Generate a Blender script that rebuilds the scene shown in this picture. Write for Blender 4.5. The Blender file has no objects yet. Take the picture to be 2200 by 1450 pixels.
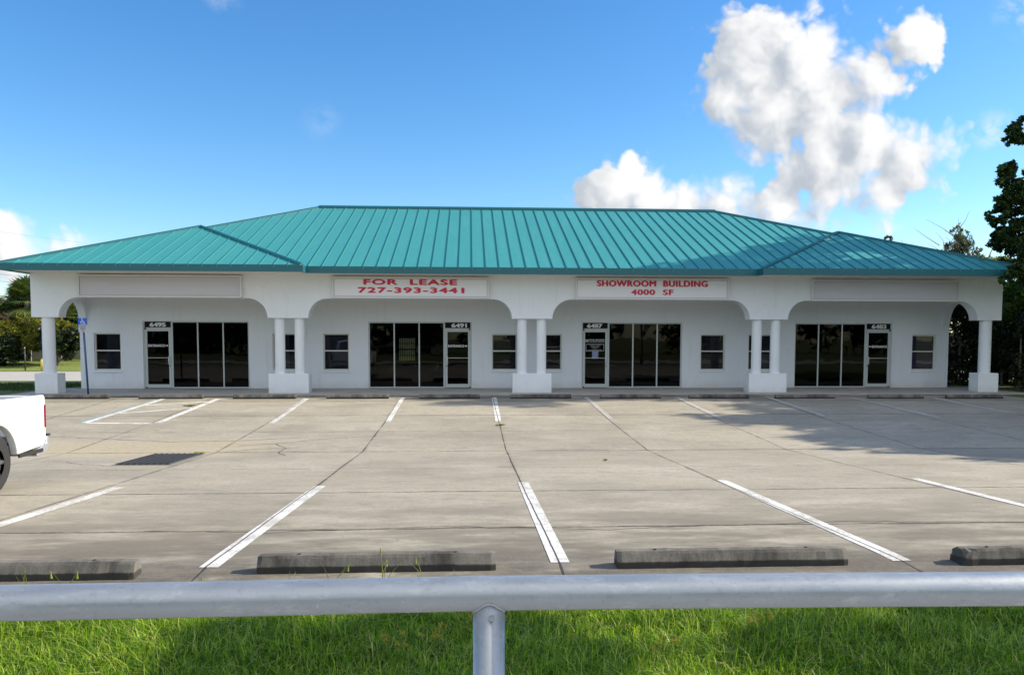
import bpy, bmesh, math, random
import numpy as np
from mathutils import Vector, Matrix
R = math.radians
random.seed(4); rng = np.random.default_rng(7)
sc = bpy.context.scene
COL = sc.collection

# ------------------------------------------------------------------ camera
cam = bpy.data.objects.new('camera', bpy.data.cameras.new('camera')); COL.objects.link(cam)
YAW, PITCH, ROLL = 0.0535, -0.059, 0.0021
cy, sy, cp, sp, cr, sr = math.cos(YAW), math.sin(YAW), math.cos(PITCH), math.sin(PITCH), math.cos(ROLL), math.sin(ROLL)
r0 = Vector((cy, -sy, 0)); f0 = Vector((sy, cy, 0)); u0 = Vector((0, 0, 1))
fw = f0*cp + u0*sp; up = u0*cp - f0*sp
rr = r0*cr + up*sr; uu = up*cr - r0*sr
cam.matrix_world = Matrix(((rr.x, uu.x, -fw.x, 0), (rr.y, uu.y, -fw.y, 0), (rr.z, uu.z, -fw.z, 1.83), (0, 0, 0, 1)))
cam.data.sensor_width = 36; cam.data.lens = 1711/2200*36
cam.data.shift_y = 100/2200
cam.data.clip_start = 0.05; cam.data.clip_end = 3000
sc.camera = cam

# ------------------------------------------------------------------ light
KX, KY = 1.7, 0.14                       # shadow run per metre of height, towards -X and -Y
S = Vector((KX, KY, 1)).normalized()
SUN_EL = math.asin(S.z); SUN_AZ = math.atan2(S.x, S.y)
sun = bpy.data.objects.new('sun', bpy.data.lights.new('sun', 'SUN')); COL.objects.link(sun)
sun.data.energy = 5.0; sun.data.angle = R(0.55); sun.data.color = (1.0, 0.89, 0.72)
sun.rotation_euler = S.to_track_quat('Z', 'Y').to_euler()

world = bpy.data.worlds.new('World'); sc.world = world; world.use_nodes = True
WN = world.node_tree; WN.nodes.clear()
class NT:
    def __init__(s, tree): s.t = tree
    def n(s, typ, **kw):
        nd = s.t.nodes.new(typ)
        for k, v in kw.items():
            if k.startswith('i_'): nd.inputs[int(k[2:]) if k[2:].isdigit() else k[2:].replace('_', ' ')].default_value = v
            else: setattr(nd, k, v)
        return nd
    def l(s, a, b): s.t.links.new(a, b)
    def m(s, op, a, b=None, c=None, clamp=False):
        nd = s.t.nodes.new('ShaderNodeMath'); nd.operation = op; nd.use_clamp = clamp
        for i, x in enumerate((a, b, c)):
            if x is None: continue
            if isinstance(x, (int, float)): nd.inputs[i].default_value = x
            else: s.l(x, nd.inputs[i])
        return nd.outputs[0]
    def vm(s, op, a, b=None):
        nd = s.t.nodes.new('ShaderNodeVectorMath'); nd.operation = op
        for i, x in enumerate((a, b)):
            if x is None: continue
            if isinstance(x, (tuple, list)): nd.inputs[i].default_value = x
            else: s.l(x, nd.inputs[i])
        return nd.outputs[1] if op in ('LENGTH', 'DISTANCE', 'DOT_PRODUCT') else nd.outputs[0]
    def noise(s, vec, scale, detail=4, rough=.55, dist=0.0, out='Fac'):
        nd = s.t.nodes.new('ShaderNodeTexNoise'); nd.inputs['Scale'].default_value = scale
        nd.inputs['Detail'].default_value = detail; nd.inputs['Roughness'].default_value = rough; nd.inputs['Distortion'].default_value = dist
        if vec is not None: s.l(vec, nd.inputs['Vector'])
        return nd.outputs[out]
    def ramp(s, f, stops, interp='LINEAR'):
        nd = s.t.nodes.new('ShaderNodeValToRGB'); nd.color_ramp.interpolation = interp
        e = nd.color_ramp.elements
        while len(e) < len(stops): e.new(.5)
        for k, (p, c) in enumerate(stops):
            e[k].position = p; e[k].color = (*c, 1) if not isinstance(c, (int, float)) else (c, c, c, 1)
        s.l(f, nd.inputs[0]); return nd.outputs[0]
    def smooth(s, x, a, b, o0=0.0, o1=1.0):
        nd = s.t.nodes.new('ShaderNodeMapRange'); nd.interpolation_type = 'SMOOTHSTEP'
        nd.inputs['From Min'].default_value = a; nd.inputs['From Max'].default_value = b
        nd.inputs['To Min'].default_value = o0; nd.inputs['To Max'].default_value = o1
        s.l(x, nd.inputs['Value']); return nd.outputs[0]
    def mix(s, f, a, b, blend='MIX'):
        nd = s.t.nodes.new('ShaderNodeMix'); nd.data_type = 'RGBA'; nd.blend_type = blend
        for i, x in ((0, f), (6, a), (7, b)):
            if isinstance(x, (int, float)): nd.inputs[i].default_value = x if i == 0 else (x, x, x, 1)
            elif isinstance(x, tuple): nd.inputs[i].default_value = (*x, 1) if len(x) == 3 else x
            else: s.l(x, nd.inputs[i])
        return nd.outputs[2]
w = NT(WN)
sky = w.n('ShaderNodeTexSky', sky_type='NISHITA', sun_disc=False, sun_elevation=SUN_EL, sun_rotation=SUN_AZ, altitude=5, air_density=1.0, dust_density=0.25, ozone_density=2.0)
hsv = w.n('ShaderNodeHueSaturation'); hsv.inputs['Saturation'].default_value = 1.30; hsv.inputs['Value'].default_value = 1.0
w.l(sky.outputs[0], hsv.inputs['Color'])
tc = w.n('ShaderNodeTexCoord'); sep = w.n('ShaderNodeSeparateXYZ'); w.l(tc.outputs['Generated'], sep.inputs[0])
yy = w.m('MAXIMUM', sep.outputs[1], 0.08)
cu = w.m('DIVIDE', sep.outputs[0], yy); cv = w.m('DIVIDE', sep.outputs[2], yy)
cmb = w.n('ShaderNodeCombineXYZ'); w.l(cu, cmb.inputs[0]); w.l(cv, cmb.inputs[1])
nz = w.n('ShaderNodeTexNoise'); nz.inputs['Scale'].default_value = 11; nz.inputs['Detail'].default_value = 5; nz.inputs['Roughness'].default_value = .55; w.l(cmb.outputs[0], nz.inputs['Vector'])
wv = w.vm('ADD', cmb.outputs[0], w.vm('MULTIPLY', w.vm('SUBTRACT', nz.outputs['Color'], (.5, .5, .5)), (.05, .045, 0)))
# each cumulus lobe: direction (x/y, z/y), angular radius, density weight
CLOUD_SHADE, CLOUD_LIT, FILL_CLOUD = (2.8, 3.1, 3.5), (5.5, 5.5, 5.5), (8.6, 8.5, 8.3)
LOBES = [(0.356, 0.34, 0.067, 1), (0.412, 0.352, 0.058, 1), (0.33, 0.296, 0.040, .9), (0.375, 0.286, 0.064, 1), (0.449, 0.296, 0.076, 1), (0.512, 0.314, 0.050, .8), (0.564, 0.376, 0.034, .7), (0.528, 0.372, 0.026, .5),
 (0.502, 0.25, 0.058, 1), (0.46, 0.221, 0.056, .9), (0.563, 0.231, 0.05, .8), (0.609, 0.24, 0.027, .7), (0.462, 0.177, 0.050, .75), (0.528, 0.193, 0.044, .7), (0.395, 0.165, 0.042, .75), (0.329, 0.168, 0.038, .85),
 (0.187, 0.184, 0.040, 1), (0.158, 0.165, 0.036, 1), (0.229, 0.172, 0.034, .9), (0.27, 0.158, 0.03, .7), (-0.554, 0.103, 0.044, .95), (-0.500, 0.094, 0.034, .6),
 (-0.9, 0.2, .1, .9), (-1.05, .14, .14, .9), (1.0, .3, .1, .9), (1.15, .2, .15, .9)]
vor_t = None
def field(vec):
    F = None
    for (a, b, r, k) in LOBES:
        d = w.vm('DISTANCE', vec, (a, b, 0))
        f = w.m('MULTIPLY', w.m('SUBTRACT', 1.21, w.m('DIVIDE', d, r)), k)
        F = f if F is None else w.m('SMOOTH_MAX', F, f, .22)
    puff = None
    for sc_, amp in ((17, .55), (38, .40), (85, .20)):
        v = w.n('ShaderNodeTexVoronoi', feature='F1', voronoi_dimensions='2D'); v.inputs['Scale'].default_value = sc_; w.l(vec, v.inputs['Vector'])
        q = w.m('MULTIPLY', w.m('SUBTRACT', .42, v.outputs['Distance']), amp); puff = q if puff is None else w.m('ADD', puff, q)
    return F, w.m('MULTIPLY', puff, 1.15)
F0, P0_ = field(wv); F1, P1_ = field(w.vm('ADD', wv, (.026, .016, 0))); fd0 = w.m('ADD', F0, P0_)
fine = w.noise(wv, 40, 6, .62)
fd = w.m('ADD', fd0, w.m('MULTIPLY', w.m('SUBTRACT', fine, .5), .55))
soft = w.smooth(w.noise(wv, 7, 3, .5), .36, .60, .30, .85)          # some edges crisp, some wispy
dm = w.n('ShaderNodeMapRange'); dm.interpolation_type = 'SMOOTHSTEP'; w.l(fd, dm.inputs['Value']); dm.inputs['From Min'].default_value = 0.0; w.l(soft, dm.inputs['From Max']); dens = dm.outputs[0]
dens = w.m('MULTIPLY', dens, w.m('GREATER_THAN', sep.outputs[1], 0.02))
lit = w.smooth(w.m('ADD', w.m('ADD', w.m('SUBTRACT', F0, F1), w.m('MULTIPLY', w.m('SUBTRACT', P0_, P1_), .7)), w.m('MULTIPLY', w.m('SUBTRACT', w.noise(wv, 8, 4, .55), .5), 1.1)), -.60, .55)
ccol = w.mix(lit, CLOUD_SHADE, CLOUD_LIT)
skyc = w.mix(dens, w.mix(1.0, hsv.outputs[0], (.90, 1.02, 1.12), 'MULTIPLY'), ccol)
for (a_, b_, r_, k_) in ((-0.18, 0.267, 0.035, .10), (0.668, 0.262, 0.036, .45), (-0.3, 0.418, 0.034, .35), (0.70, 0.42, 0.045, .35), (-.48, .092, .05, .35)):
    fm = w.smooth(w.m('DIVIDE', w.vm('DISTANCE', wv, (a_, b_, 0)), r_), 1.0, .1)
    skyc = w.mix(w.m('MULTIPLY', w.m('MULTIPLY', fm, w.smooth(fine, .35, .62)), k_), skyc, CLOUD_LIT)
# bright broken cloud added behind the photographer to fill and neutralise the shaded facade
nb = w.noise(w.vm('MULTIPLY', tc.outputs['Generated'], (1, 1, 1.8)), 3.2, 7, .6)
db = w.m('MULTIPLY', w.smooth(nb, .40, .54), w.m('MULTIPLY', w.smooth(sep.outputs[1], -.12, -.35), w.smooth(sep.outputs[2], .02, .12)))
skyc = w.mix(db, skyc, FILL_CLOUD)
bg = w.n('ShaderNodeBackground'); bg.inputs['Strength'].default_value = 0.12
w.l(skyc, bg.inputs[0]); wo = w.n('ShaderNodeOutputWorld'); w.l(bg.outputs[0], wo.inputs[0])

sc.view_settings.view_transform = 'Standard'; sc.view_settings.look = 'None'
sc.view_settings.exposure = 0.62
sc.cycles.diffuse_bounces = 5; world.cycles.sampling_method = 'MANUAL'; world.cycles.sample_map_resolution = 512; sc.view_settings.gamma = 1.0

# ------------------------------------------------------------------ helpers
def tag(o, label=None, cat=None, group=None, kind=None):
    if label: o['label'] = label
    if cat: o['category'] = cat
    if group: o['group'] = group
    if kind: o['kind'] = kind
    return o
def empty(name, loc, label=None, cat=None, group=None, kind=None):
    o = bpy.data.objects.new(name, None); COL.objects.link(o); o.location = loc; o.empty_display_size = .2
    return tag(o, label, cat, group, kind)
class MB:
    """collects shapes, links them as one mesh object; vertices are given in world space"""
    def __init__(s): s.v = []; s.f = []; s.sm = []
    def add(s, vs, fs, smooth=False):
        o = len(s.v); s.v += [tuple(v) for v in vs]; s.f += [tuple(i+o for i in f) for f in fs]; s.sm += [smooth]*len(fs); return s
    def box(s, x0, x1, y0, y1, z0, z1):
        return s.add([(x0, y0, z0), (x1, y0, z0), (x1, y1, z0), (x0, y1, z0), (x0, y0, z1), (x1, y0, z1), (x1, y1, z1), (x0, y1, z1)],
                     [(0, 3, 2, 1), (4, 5, 6, 7), (0, 1, 5, 4), (1, 2, 6, 5), (2, 3, 7, 6), (3, 0, 4, 7)])
    def quad(s, a, b, c, d): return s.add([a, b, c, d], [(0, 1, 2, 3)])
    def tube(s, pts, rad, n=10, cap=True):
        pts = [Vector(p) for p in pts]; rad = rad if isinstance(rad, (list, tuple)) else [rad]*len(pts)
        rings = []; ref = None
        for i, p in enumerate(pts):
            d = (pts[min(i+1, len(pts)-1)] - pts[max(i-1, 0)]).normalized()
            if ref is None: ref = Vector((0, 0, 1)) if abs(d.z) < .9 else Vector((1, 0, 0))
            a = d.cross(ref).normalized(); b = a.cross(d).normalized(); ref = b
            rings.append([p + (a*math.cos(t) + b*math.sin(t))*rad[i] for t in [2*math.pi*k/n for k in range(n)]])
        vs = [v for r in rings for v in r]; fs = []
        for i in range(len(pts)-1):
            for k in range(n): fs.append((i*n+k, (i+1)*n+k, (i+1)*n+(k+1) % n, i*n+(k+1) % n))
        s.add(vs, fs, True)
        if cap:
            s.add(rings[0], [tuple(range(n))]); s.add(rings[-1], [tuple(reversed(range(n)))])
        return s
    def prism(s, outline, axis, a, b):
        """outline: 2-D points, extruded along axis between a and b ('y': pts are x,z ; 'x': pts are y,z)"""
        n = len(outline)
        P = (lambda u, v, t: (u, t, v)) if axis == 'y' else (lambda u, v, t: (t, u, v))
        vs = [P(u, v, a) for u, v in outline] + [P(u, v, b) for u, v in outline]
        fs = [tuple(range(n)), tuple(reversed(range(n, 2*n)))] + [(i, (i+1) % n, n+(i+1) % n, n+i) for i in range(n)]
        return s.add(vs, fs)
    def build(s, name, mat, parent=None, bevel=0, seg=2, weld=True, origin=None):
        me = bpy.data.meshes.new(name)
        base = Vector((0, 0, 0))
        if parent is not None:
            p = parent
            while p is not None: base += Vector(p.location); p = p.parent
        loc = Vector(origin) - base if origin is not None else Vector((0, 0, 0))
        off = base + loc
        me.from_pydata([(v[0]-off.x, v[1]-off.y, v[2]-off.z) for v in s.v], [], s.f)
        for p_, q in zip(me.polygons, s.sm): p_.use_smooth = q
        bm = bmesh.new(); bm.from_mesh(me)
        if weld: bmesh.ops.remove_doubles(bm, verts=bm.verts, dist=1e-4)
        bmesh.ops.recalc_face_normals(bm, faces=bm.faces)
        big = [f for f in bm.faces if len(f.verts) > 4]
        if big: bmesh.ops.triangulate(bm, faces=big)
        bm.to_mesh(me); bm.free()
        o = bpy.data.objects.new(name, me); COL.objects.link(o); o.location = loc
        if parent is not None: o.parent = parent
        if mat: me.materials.append(mat)
        if bevel:
            m = o.modifiers.new('bevel', 'BEVEL'); m.width = bevel; m.segments = seg; m.limit_method = 'ANGLE'; m.angle_limit = R(35)
        return o
def text(name, body, mat, parent, x0, x1, z0, z1, y, bold=.02, thick=.004, spacing=1.0):
    """lettering fitted into the rectangle x0..x1, z0..z1 on the plane y, facing -Y (built-in font, thickened by overlaid shifted copies)"""
    cu_ = bpy.data.curves.new(name, 'FONT'); cu_.body = body; cu_.extrude = .05; cu_.align_x = 'LEFT'; cu_.space_character = spacing; cu_.resolution_u = 4
    t = bpy.data.objects.new('tmp', cu_); COL.objects.link(t)
    dg = bpy.context.evaluated_depsgraph_get(); dg.update()
    src = bpy.data.meshes.new_from_object(t.evaluated_get(dg)); bpy.data.objects.remove(t)
    co = np.empty(len(src.vertices)*3); src.vertices.foreach_get('co', co); co = co.reshape(-1, 3)
    fs = [tuple(p.vertices) for p in src.polygons]; bpy.data.meshes.remove(src)
    mn, mx = co.min(0), co.max(0); mw = bold*2.2*(z1-z0)
    base = Vector((0, 0, 0)); p = parent
    while p is not None: base += Vector(p.location); p = p.parent
    V = []; Fc = []
    sh = [(0, 0)] if bold <= 0 else [(-1, 0), (1, 0), (-.33, .45), (.33, -.45), (0, 0)]
    for k, (a, b) in enumerate(sh):
        X = x0+mw + (co[:, 0]-mn[0])/(mx[0]-mn[0])*(x1-x0-2*mw) + a*mw; Z = z0+mw*.45 + (co[:, 1]-mn[1])/(mx[1]-mn[1])*(z1-z0-.9*mw) + b*mw
        Y = y - (co[:, 2]-mn[2])/(mx[2]-mn[2])*thick - k*.0003; o_ = len(V)
        V += list(zip(X-base.x, Y-base.y, Z-base.z)); Fc += [tuple(i+o_ for i in f) for f in fs]
    me = bpy.data.meshes.new(name); me.from_pydata(V, [], Fc); me.materials.append(mat)
    o = bpy.data.objects.new(name, me); COL.objects.link(o); o.parent = parent
    return o

# ------------------------------------------------------------------ materials
def mat(name, col=(.5, .5, .5), rough=.6, metal=0.0, spec=.5, var=0.0, vscale=3.0, bump=0.0, bscale=60.0, dirt=0.0, dscale=1.2, dcol=(.12, .11, .09), stretch=None):
    m = bpy.data.materials.new(name); m.use_nodes = True; t = NT(m.node_tree); b = m.node_tree.nodes['Principled BSDF']
    b.inputs['Roughness'].default_value = rough; b.inputs['Metallic'].default_value = metal; b.inputs['Specular IOR Level'].default_value = spec
    g = t.n('ShaderNodeNewGeometry').outputs['Position']
    v = t.vm('MULTIPLY', g, stretch) if stretch else g
    c = None
    if var:
        f = t.noise(v, vscale, 5, .6)
        c = t.mix(f, tuple(max(0, x*(1-var)) for x in col), tuple(x*(1+var) for x in col))
    if dirt:
        f = t.smooth(t.noise(v, dscale, 6, .65), .48, .72, 0, dirt)
        c = t.mix(f, c if c is not None else col, dcol)
    if c is not None: t.l(c, b.inputs['Base Color'])
    else: b.inputs['Base Color'].default_value = (*col, 1)
    if bump:
        bn = t.n('ShaderNodeBump'); bn.inputs['Strength'].default_value = bump; bn.inputs['Distance'].default_value = .01
        t.l(t.noise(g, bscale, 4, .6), bn.inputs['Height']); t.l(bn.outputs[0], b.inputs['Normal'])
    return m
M = {}
def stucco():
    m = bpy.data.materials.new('white_stucco'); m.use_nodes = True; t = NT(m.node_tree); b = m.node_tree.nodes['Principled BSDF']
    g = t.n('ShaderNodeNewGeometry').outputs['Position']; s_ = t.n('ShaderNodeSeparateXYZ'); t.l(g, s_.inputs[0]); Z = s_.outputs[2]
    c = t.mix(t.noise(g, .8, 5, .6), (.71, .755, .80), (.78, .815, .85))
    c = t.mix(t.smooth(t.noise(g, 3.2, 6, .7), .52, .72, 0, .22), c, (.60, .61, .60))
    c = t.mix(t.smooth(t.noise(t.vm('MULTIPLY', g, (7, 7, .45)), 1.0, 5, .65), .54, .74, 0, .26), c, (.54, .55, .53))
    spl = t.m('MULTIPLY', t.smooth(t.m('ADD', Z, t.m('MULTIPLY', t.noise(g, 3.0, 5, .7), .5)), .62, .18), .42)
    c = t.mix(spl, c, (.46, .44, .38))
    t.l(c, b.inputs['Base Color']); b.inputs['Roughness'].default_value = .88
    bn = t.n('ShaderNodeBump'); bn.inputs['Strength'].default_value = .45; bn.inputs['Distance'].default_value = .012
    t.l(t.m('ADD', t.noise(g, 40, 5, .65), t.m('MULTIPLY', t.noise(g, 9, 4, .6), .8)), bn.inputs['Height']); t.l(bn.outputs[0], b.inputs['Normal']); return m
M['stucco'] = stucco()
M['trim'] = mat('cream_window_trim', (.60, .62, .56), .5, var=.05, vscale=8)
M['alu'] = mat('pale_painted_aluminium', (.50, .55, .54), .4, spec=.5, var=.05, vscale=6)
M['soffit'] = mat('soffit_paint', (.76, .74, .69), .8, var=.05, vscale=2)
M['signface'] = mat('white_sign_face', (.74, .76, .80), .35, var=.02, vscale=1.5)
M['signblank'] = mat('faded_blank_sign_face', (.56, .56, .62), .4, var=.10, vscale=2.2, stretch=(.5, 1, 2.5))
M['signframe'] = mat('sign_frame', (.66, .66, .66), .45, var=.04, vscale=5)
M['red'] = mat('crimson_vinyl_lettering', (.58, .012, .06), .45)
M['whitetext'] = mat('white_vinyl_lettering', (.72, .74, .74), .5)
M['black'] = mat('black_panel', (.008, .008, .011), .6, spec=.15)
M['dark'] = mat('dark_metal', (.03, .03, .032), .5)
M['interior'] = mat('dim_interior', (.16, .15, .14), .9, var=.1)
M['paper'] = mat('blue_grey_paper', (.22, .28, .42), .6)
M['board'] = mat('grey_blue_board', (.10, .14, .17), .6, var=.1)
def teal():
    m = bpy.data.materials.new('teal_standing_seam_metal'); m.use_nodes = True; t = NT(m.node_tree); b = m.node_tree.nodes['Principled BSDF']
    g = t.n('ShaderNodeNewGeometry').outputs['Position']
    n1 = t.noise(t.vm('MULTIPLY', g, (1, .25, .25)), 1.6, 4, .6); n2 = t.noise(g, 14, 4, .6)
    c = t.mix(n1, (.042, .245, .252), (.055, .29, .288))
    c = t.mix(t.smooth(n2, .5, .8, 0, .12), c, (.10, .33, .31))
    s_ = t.n('ShaderNodeSeparateXYZ'); t.l(g, s_.inputs[0]); wn = t.n('ShaderNodeTexWhiteNoise', noise_dimensions='1D'); t.l(t.m('FLOOR', t.m('DIVIDE', t.m('SUBTRACT', s_.outputs[0], 2.18), .4165)), wn.inputs['W'])
    c = t.mix(t.m('MULTIPLY', wn.outputs['Value'], .22), c, (.032, .23, .25))
    c = t.mix(t.smooth(t.noise(t.vm('MULTIPLY', g, (6, .6, .6)), 1.0, 5, .6), .5, .75, 0, .22), c, (.12, .34, .32))
    t.l(c, b.inputs['Base Color']); b.inputs['Specular IOR Level'].default_value = .35
    t.l(t.smooth(n2, .2, .8, .38, .55), b.inputs['Roughness'])
    bn = t.n('ShaderNodeBump'); bn.inputs['Strength'].default_value = .12; bn.inputs['Distance'].default_value = .02
    t.l(t.noise(t.vm('MULTIPLY', g, (1, .5, .5)), 3.5, 2, .5), bn.inputs['Height']); t.l(bn.outputs[0], b.inputs['Normal'])
    return m
M['teal'] = teal()
M['seam'] = mat('teal_seam_metal', (.028, .21, .21), .5, var=.05)
M['teal_shaded'] = mat('shade_darkened_teal_metal', (.008, .105, .13), .45, var=.08, vscale=2)  # same paint as the roof, fascia shade put into its colour; caps share it
def glass(name, tint=.10, refl=1.0):
    m = bpy.data.materials.new(name); m.use_nodes = True; t = NT(m.node_tree); m.node_tree.nodes.clear()
    fr = t.n('ShaderNodeFresnel'); fr.inputs[0].default_value = 1.5
    tr = t.n('ShaderNodeBsdfTransparent'); tr.inputs[0].default_value = (tint, tint*1.02, tint*1.12, 1)
    gl = t.n('ShaderNodeBsdfGlossy'); gl.inputs['Roughness'].default_value = .015; gl.inputs[0].default_value = (refl, refl, refl, 1)
    bn = t.n('ShaderNodeBump'); bn.inputs['Strength'].default_value = .04; bn.inputs['Distance'].default_value = .05
    g = t.n('ShaderNodeNewGeometry').outputs['Position']; t.l(t.noise(g, 1.3, 2, .5), bn.inputs['Height']); t.l(bn.outputs[0], gl.inputs['Normal'])
    mx = t.n('ShaderNodeMixShader'); t.l(fr.outputs[0], mx.inputs[0]); t.l(tr.outputs[0], mx.inputs[1]); t.l(gl.outputs[0], mx.inputs[2])
    o = t.n('ShaderNodeOutputMaterial'); t.l(mx.outputs[0], o.inputs[0]); return m
M['glass'] = glass('dark_tinted_glass', .10, .5); M['winglass'] = glass('smoky_window_glass', .42, .8)
M['backglass'] = glass('back_window_glass', .8)
M['blind'] = mat('grey_violet_blind', (.085, .085, .12), .8, var=.15, vscale=3)

# ------------------------------------------------------------------ terrain
PROF = [(-50, .03), (5.4, .03), (6.17, .052), (10.8, -.162), (15.2, -.356), (19.38, -.215), (23.55, .015), (25.4, 0), (500, 0)]
def zg(y): return float(np.interp(y, [a for a, b in PROF], [b for a, b in PROF]))
LX0, LX1, LY0, LY1 = -30.0, 16.9, 5.42, 25.4
L0, ST = 0.725, 2.743
def concrete():
    m = bpy.data.materials.new('weathered_concrete'); m.use_nodes = True; t = NT(m.node_tree); b = m.node_tree.nodes['Principled BSDF']
    g = t.n('ShaderNodeNewGeometry').outputs['Position']
    s_ = t.n('ShaderNodeSeparateXYZ'); t.l(g, s_.inputs[0]); X, Y = s_.outputs[0], s_.outputs[1]
    wob = t.m('MULTIPLY', t.m('SUBTRACT', t.noise(g, .30, 5, .6), .5), .06)
    wob2 = t.m('MULTIPLY', t.m('SUBTRACT', t.noise(t.vm('ADD', g, (31, 7, 0)), .5, 6, .75), .5), .22)
    # slab joints
    xs = t.m('DIVIDE', t.m('SUBTRACT', t.m('ADD', X, wob), L0-.02), ST)
    dx = t.m('MULTIPLY', t.m('ABSOLUTE', t.m('SUBTRACT', xs, t.m('ROUND', xs))), ST)
    yw = t.m('ADD', Y, wob2); dy = None
    for y0 in (7.62, 10.02, 12.55, 15.2, 17.75, 20.3, 22.95):
        d = t.m('ABSOLUTE', t.m('SUBTRACT', yw, y0))
        if y0 in (12.55, 17.75): d = t.m('ADD', d, .012)
        dy = d if dy is None else t.m('MINIMUM', dy, d)
    jn = t.noise(g, 2.2, 4, .7)
    wid = t.smooth(jn, .3, .7, .008, .020)
    jx = t.m('SUBTRACT', 1.0, t.m('DIVIDE', dx, wid), clamp=True)
    jy = t.m('SUBTRACT', 1.0, t.m('DIVIDE', dy, t.m('MULTIPLY', wid, 1.9)), clamp=True)
    joint = t.smooth(t.m('MAXIMUM', jx, t.m('MULTIPLY', jy, .85)), 0, .55)
    soft = t.m('MULTIPLY', t.m('SUBTRACT', 1.0, t.m('DIVIDE', t.m('MINIMUM', dx, dy), .07), clamp=True), t.smooth(jn, .4, .65, 0, .35))
    # slab to slab tone
    cell = t.n('ShaderNodeCombineXYZ'); t.l(t.m('FLOOR', xs), cell.inputs[0]); t.l(t.m('FLOOR', t.m('DIVIDE', Y, 2.55)), cell.inputs[1])
    wn = t.n('ShaderNodeTexWhiteNoise', noise_dimensions='2D'); t.l(cell.outputs[0], wn.inputs['Vector'])
    base = t.mix(wn.outputs['Value'], (.372, .336, .262), (.425, .388, .305))
    big = t.noise(t.vm('MULTIPLY', g, (.7, 1, 1)), .55, 7, .62)
    base = t.mix(t.smooth(big, .42, .68, 0, .50), base, (.215, .200, .165))
    pale = t.noise(t.vm('MULTIPLY', t.vm('ADD', g, (9, 3, 0)), (.7, 1, 1)), .8, 6, .6)
    base = t.mix(t.smooth(pale, .47, .70, 0, .55), base, (.49, .452, .372))
    stk = t.noise(t.vm('MULTIPLY', g, (1.3, 2.6, 1)), 1.9, 7, .72)
    base = t.mix(t.smooth(stk, .48, .72, 0, .50), base, (.19, .172, .135))
    # grime that has gathered by the near and far wheel stops
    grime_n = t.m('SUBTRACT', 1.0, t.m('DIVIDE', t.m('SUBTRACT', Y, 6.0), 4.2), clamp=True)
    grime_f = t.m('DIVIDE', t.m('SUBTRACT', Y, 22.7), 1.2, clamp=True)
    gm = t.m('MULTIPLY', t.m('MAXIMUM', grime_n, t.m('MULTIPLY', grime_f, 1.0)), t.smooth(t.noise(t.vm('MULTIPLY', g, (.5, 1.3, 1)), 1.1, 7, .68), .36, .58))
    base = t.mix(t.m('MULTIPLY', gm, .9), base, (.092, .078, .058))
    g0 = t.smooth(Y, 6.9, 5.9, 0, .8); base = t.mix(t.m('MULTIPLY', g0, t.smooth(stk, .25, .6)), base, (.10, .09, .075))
    # sandy wash by the drain
    sx = t.smooth(X, -3.2, -5.2); syy = t.m('MULTIPLY', t.smooth(Y, 14.2, 14.9), t.smooth(Y, 17.0, 16.2))
    base = t.mix(t.m('MULTIPLY', t.m('MULTIPLY', sx, syy), .75), base, (.47, .40, .27))
    fine = t.m('ADD', t.m('MULTIPLY', t.noise(g, 55, 5, .7), .6), t.m('MULTIPLY', t.noise(g, 13, 6, .75), .4)); base = t.mix(t.smooth(fine, .42, .62, 0, .55), base, (.20, .182, .15))
    sp_ = t.n('ShaderNodeTexVoronoi'); sp_.inputs['Scale'].default_value = 2.1; t.l(g, sp_.inputs['Vector'])
    base = t.mix(t.smooth(sp_.outputs['Distance'], .045, .02, 0, .7), base, (.07, .06, .05))
    base = t.mix(soft, base, (.10, .09, .075)); base = t.mix(t.m('MULTIPLY', joint, .88), base, (.035, .033, .03))
    t.l(base, b.inputs['Base Color']); b.inputs['Roughness'].default_value = .85; b.inputs['Specular IOR Level'].default_value = .3
    h = t.m('SUBTRACT', t.m('ADD', t.m('MULTIPLY', fine, .25), t.m('MULTIPLY', stk, .25)), t.m('MULTIPLY', joint, 1.0))
    bn = t.n('ShaderNodeBump'); bn.inputs['Strength'].default_value = .35; bn.inputs['Distance'].default_value = .012
    t.l(h, bn.inputs['Height']); t.l(bn.outputs[0], b.inputs['Normal']); return m
M['concrete'] = concrete()
ys = sorted(set([LY0, LY1] + [p[0] for p in PROF if LY0 < p[0] < LY1] + [LY0 + i*(LY1-LY0)/40 for i in range(41)]))
mb = MB()
for a, b in zip(ys[:-1], ys[1:]): mb.quad((LX0, a, zg(a)), (LX1, a, zg(a)), (LX1, b, zg(b)), (LX0, b, zg(b)))
lot = mb.build('parking_lot', M['concrete']); tag(lot, kind='structure')

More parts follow.
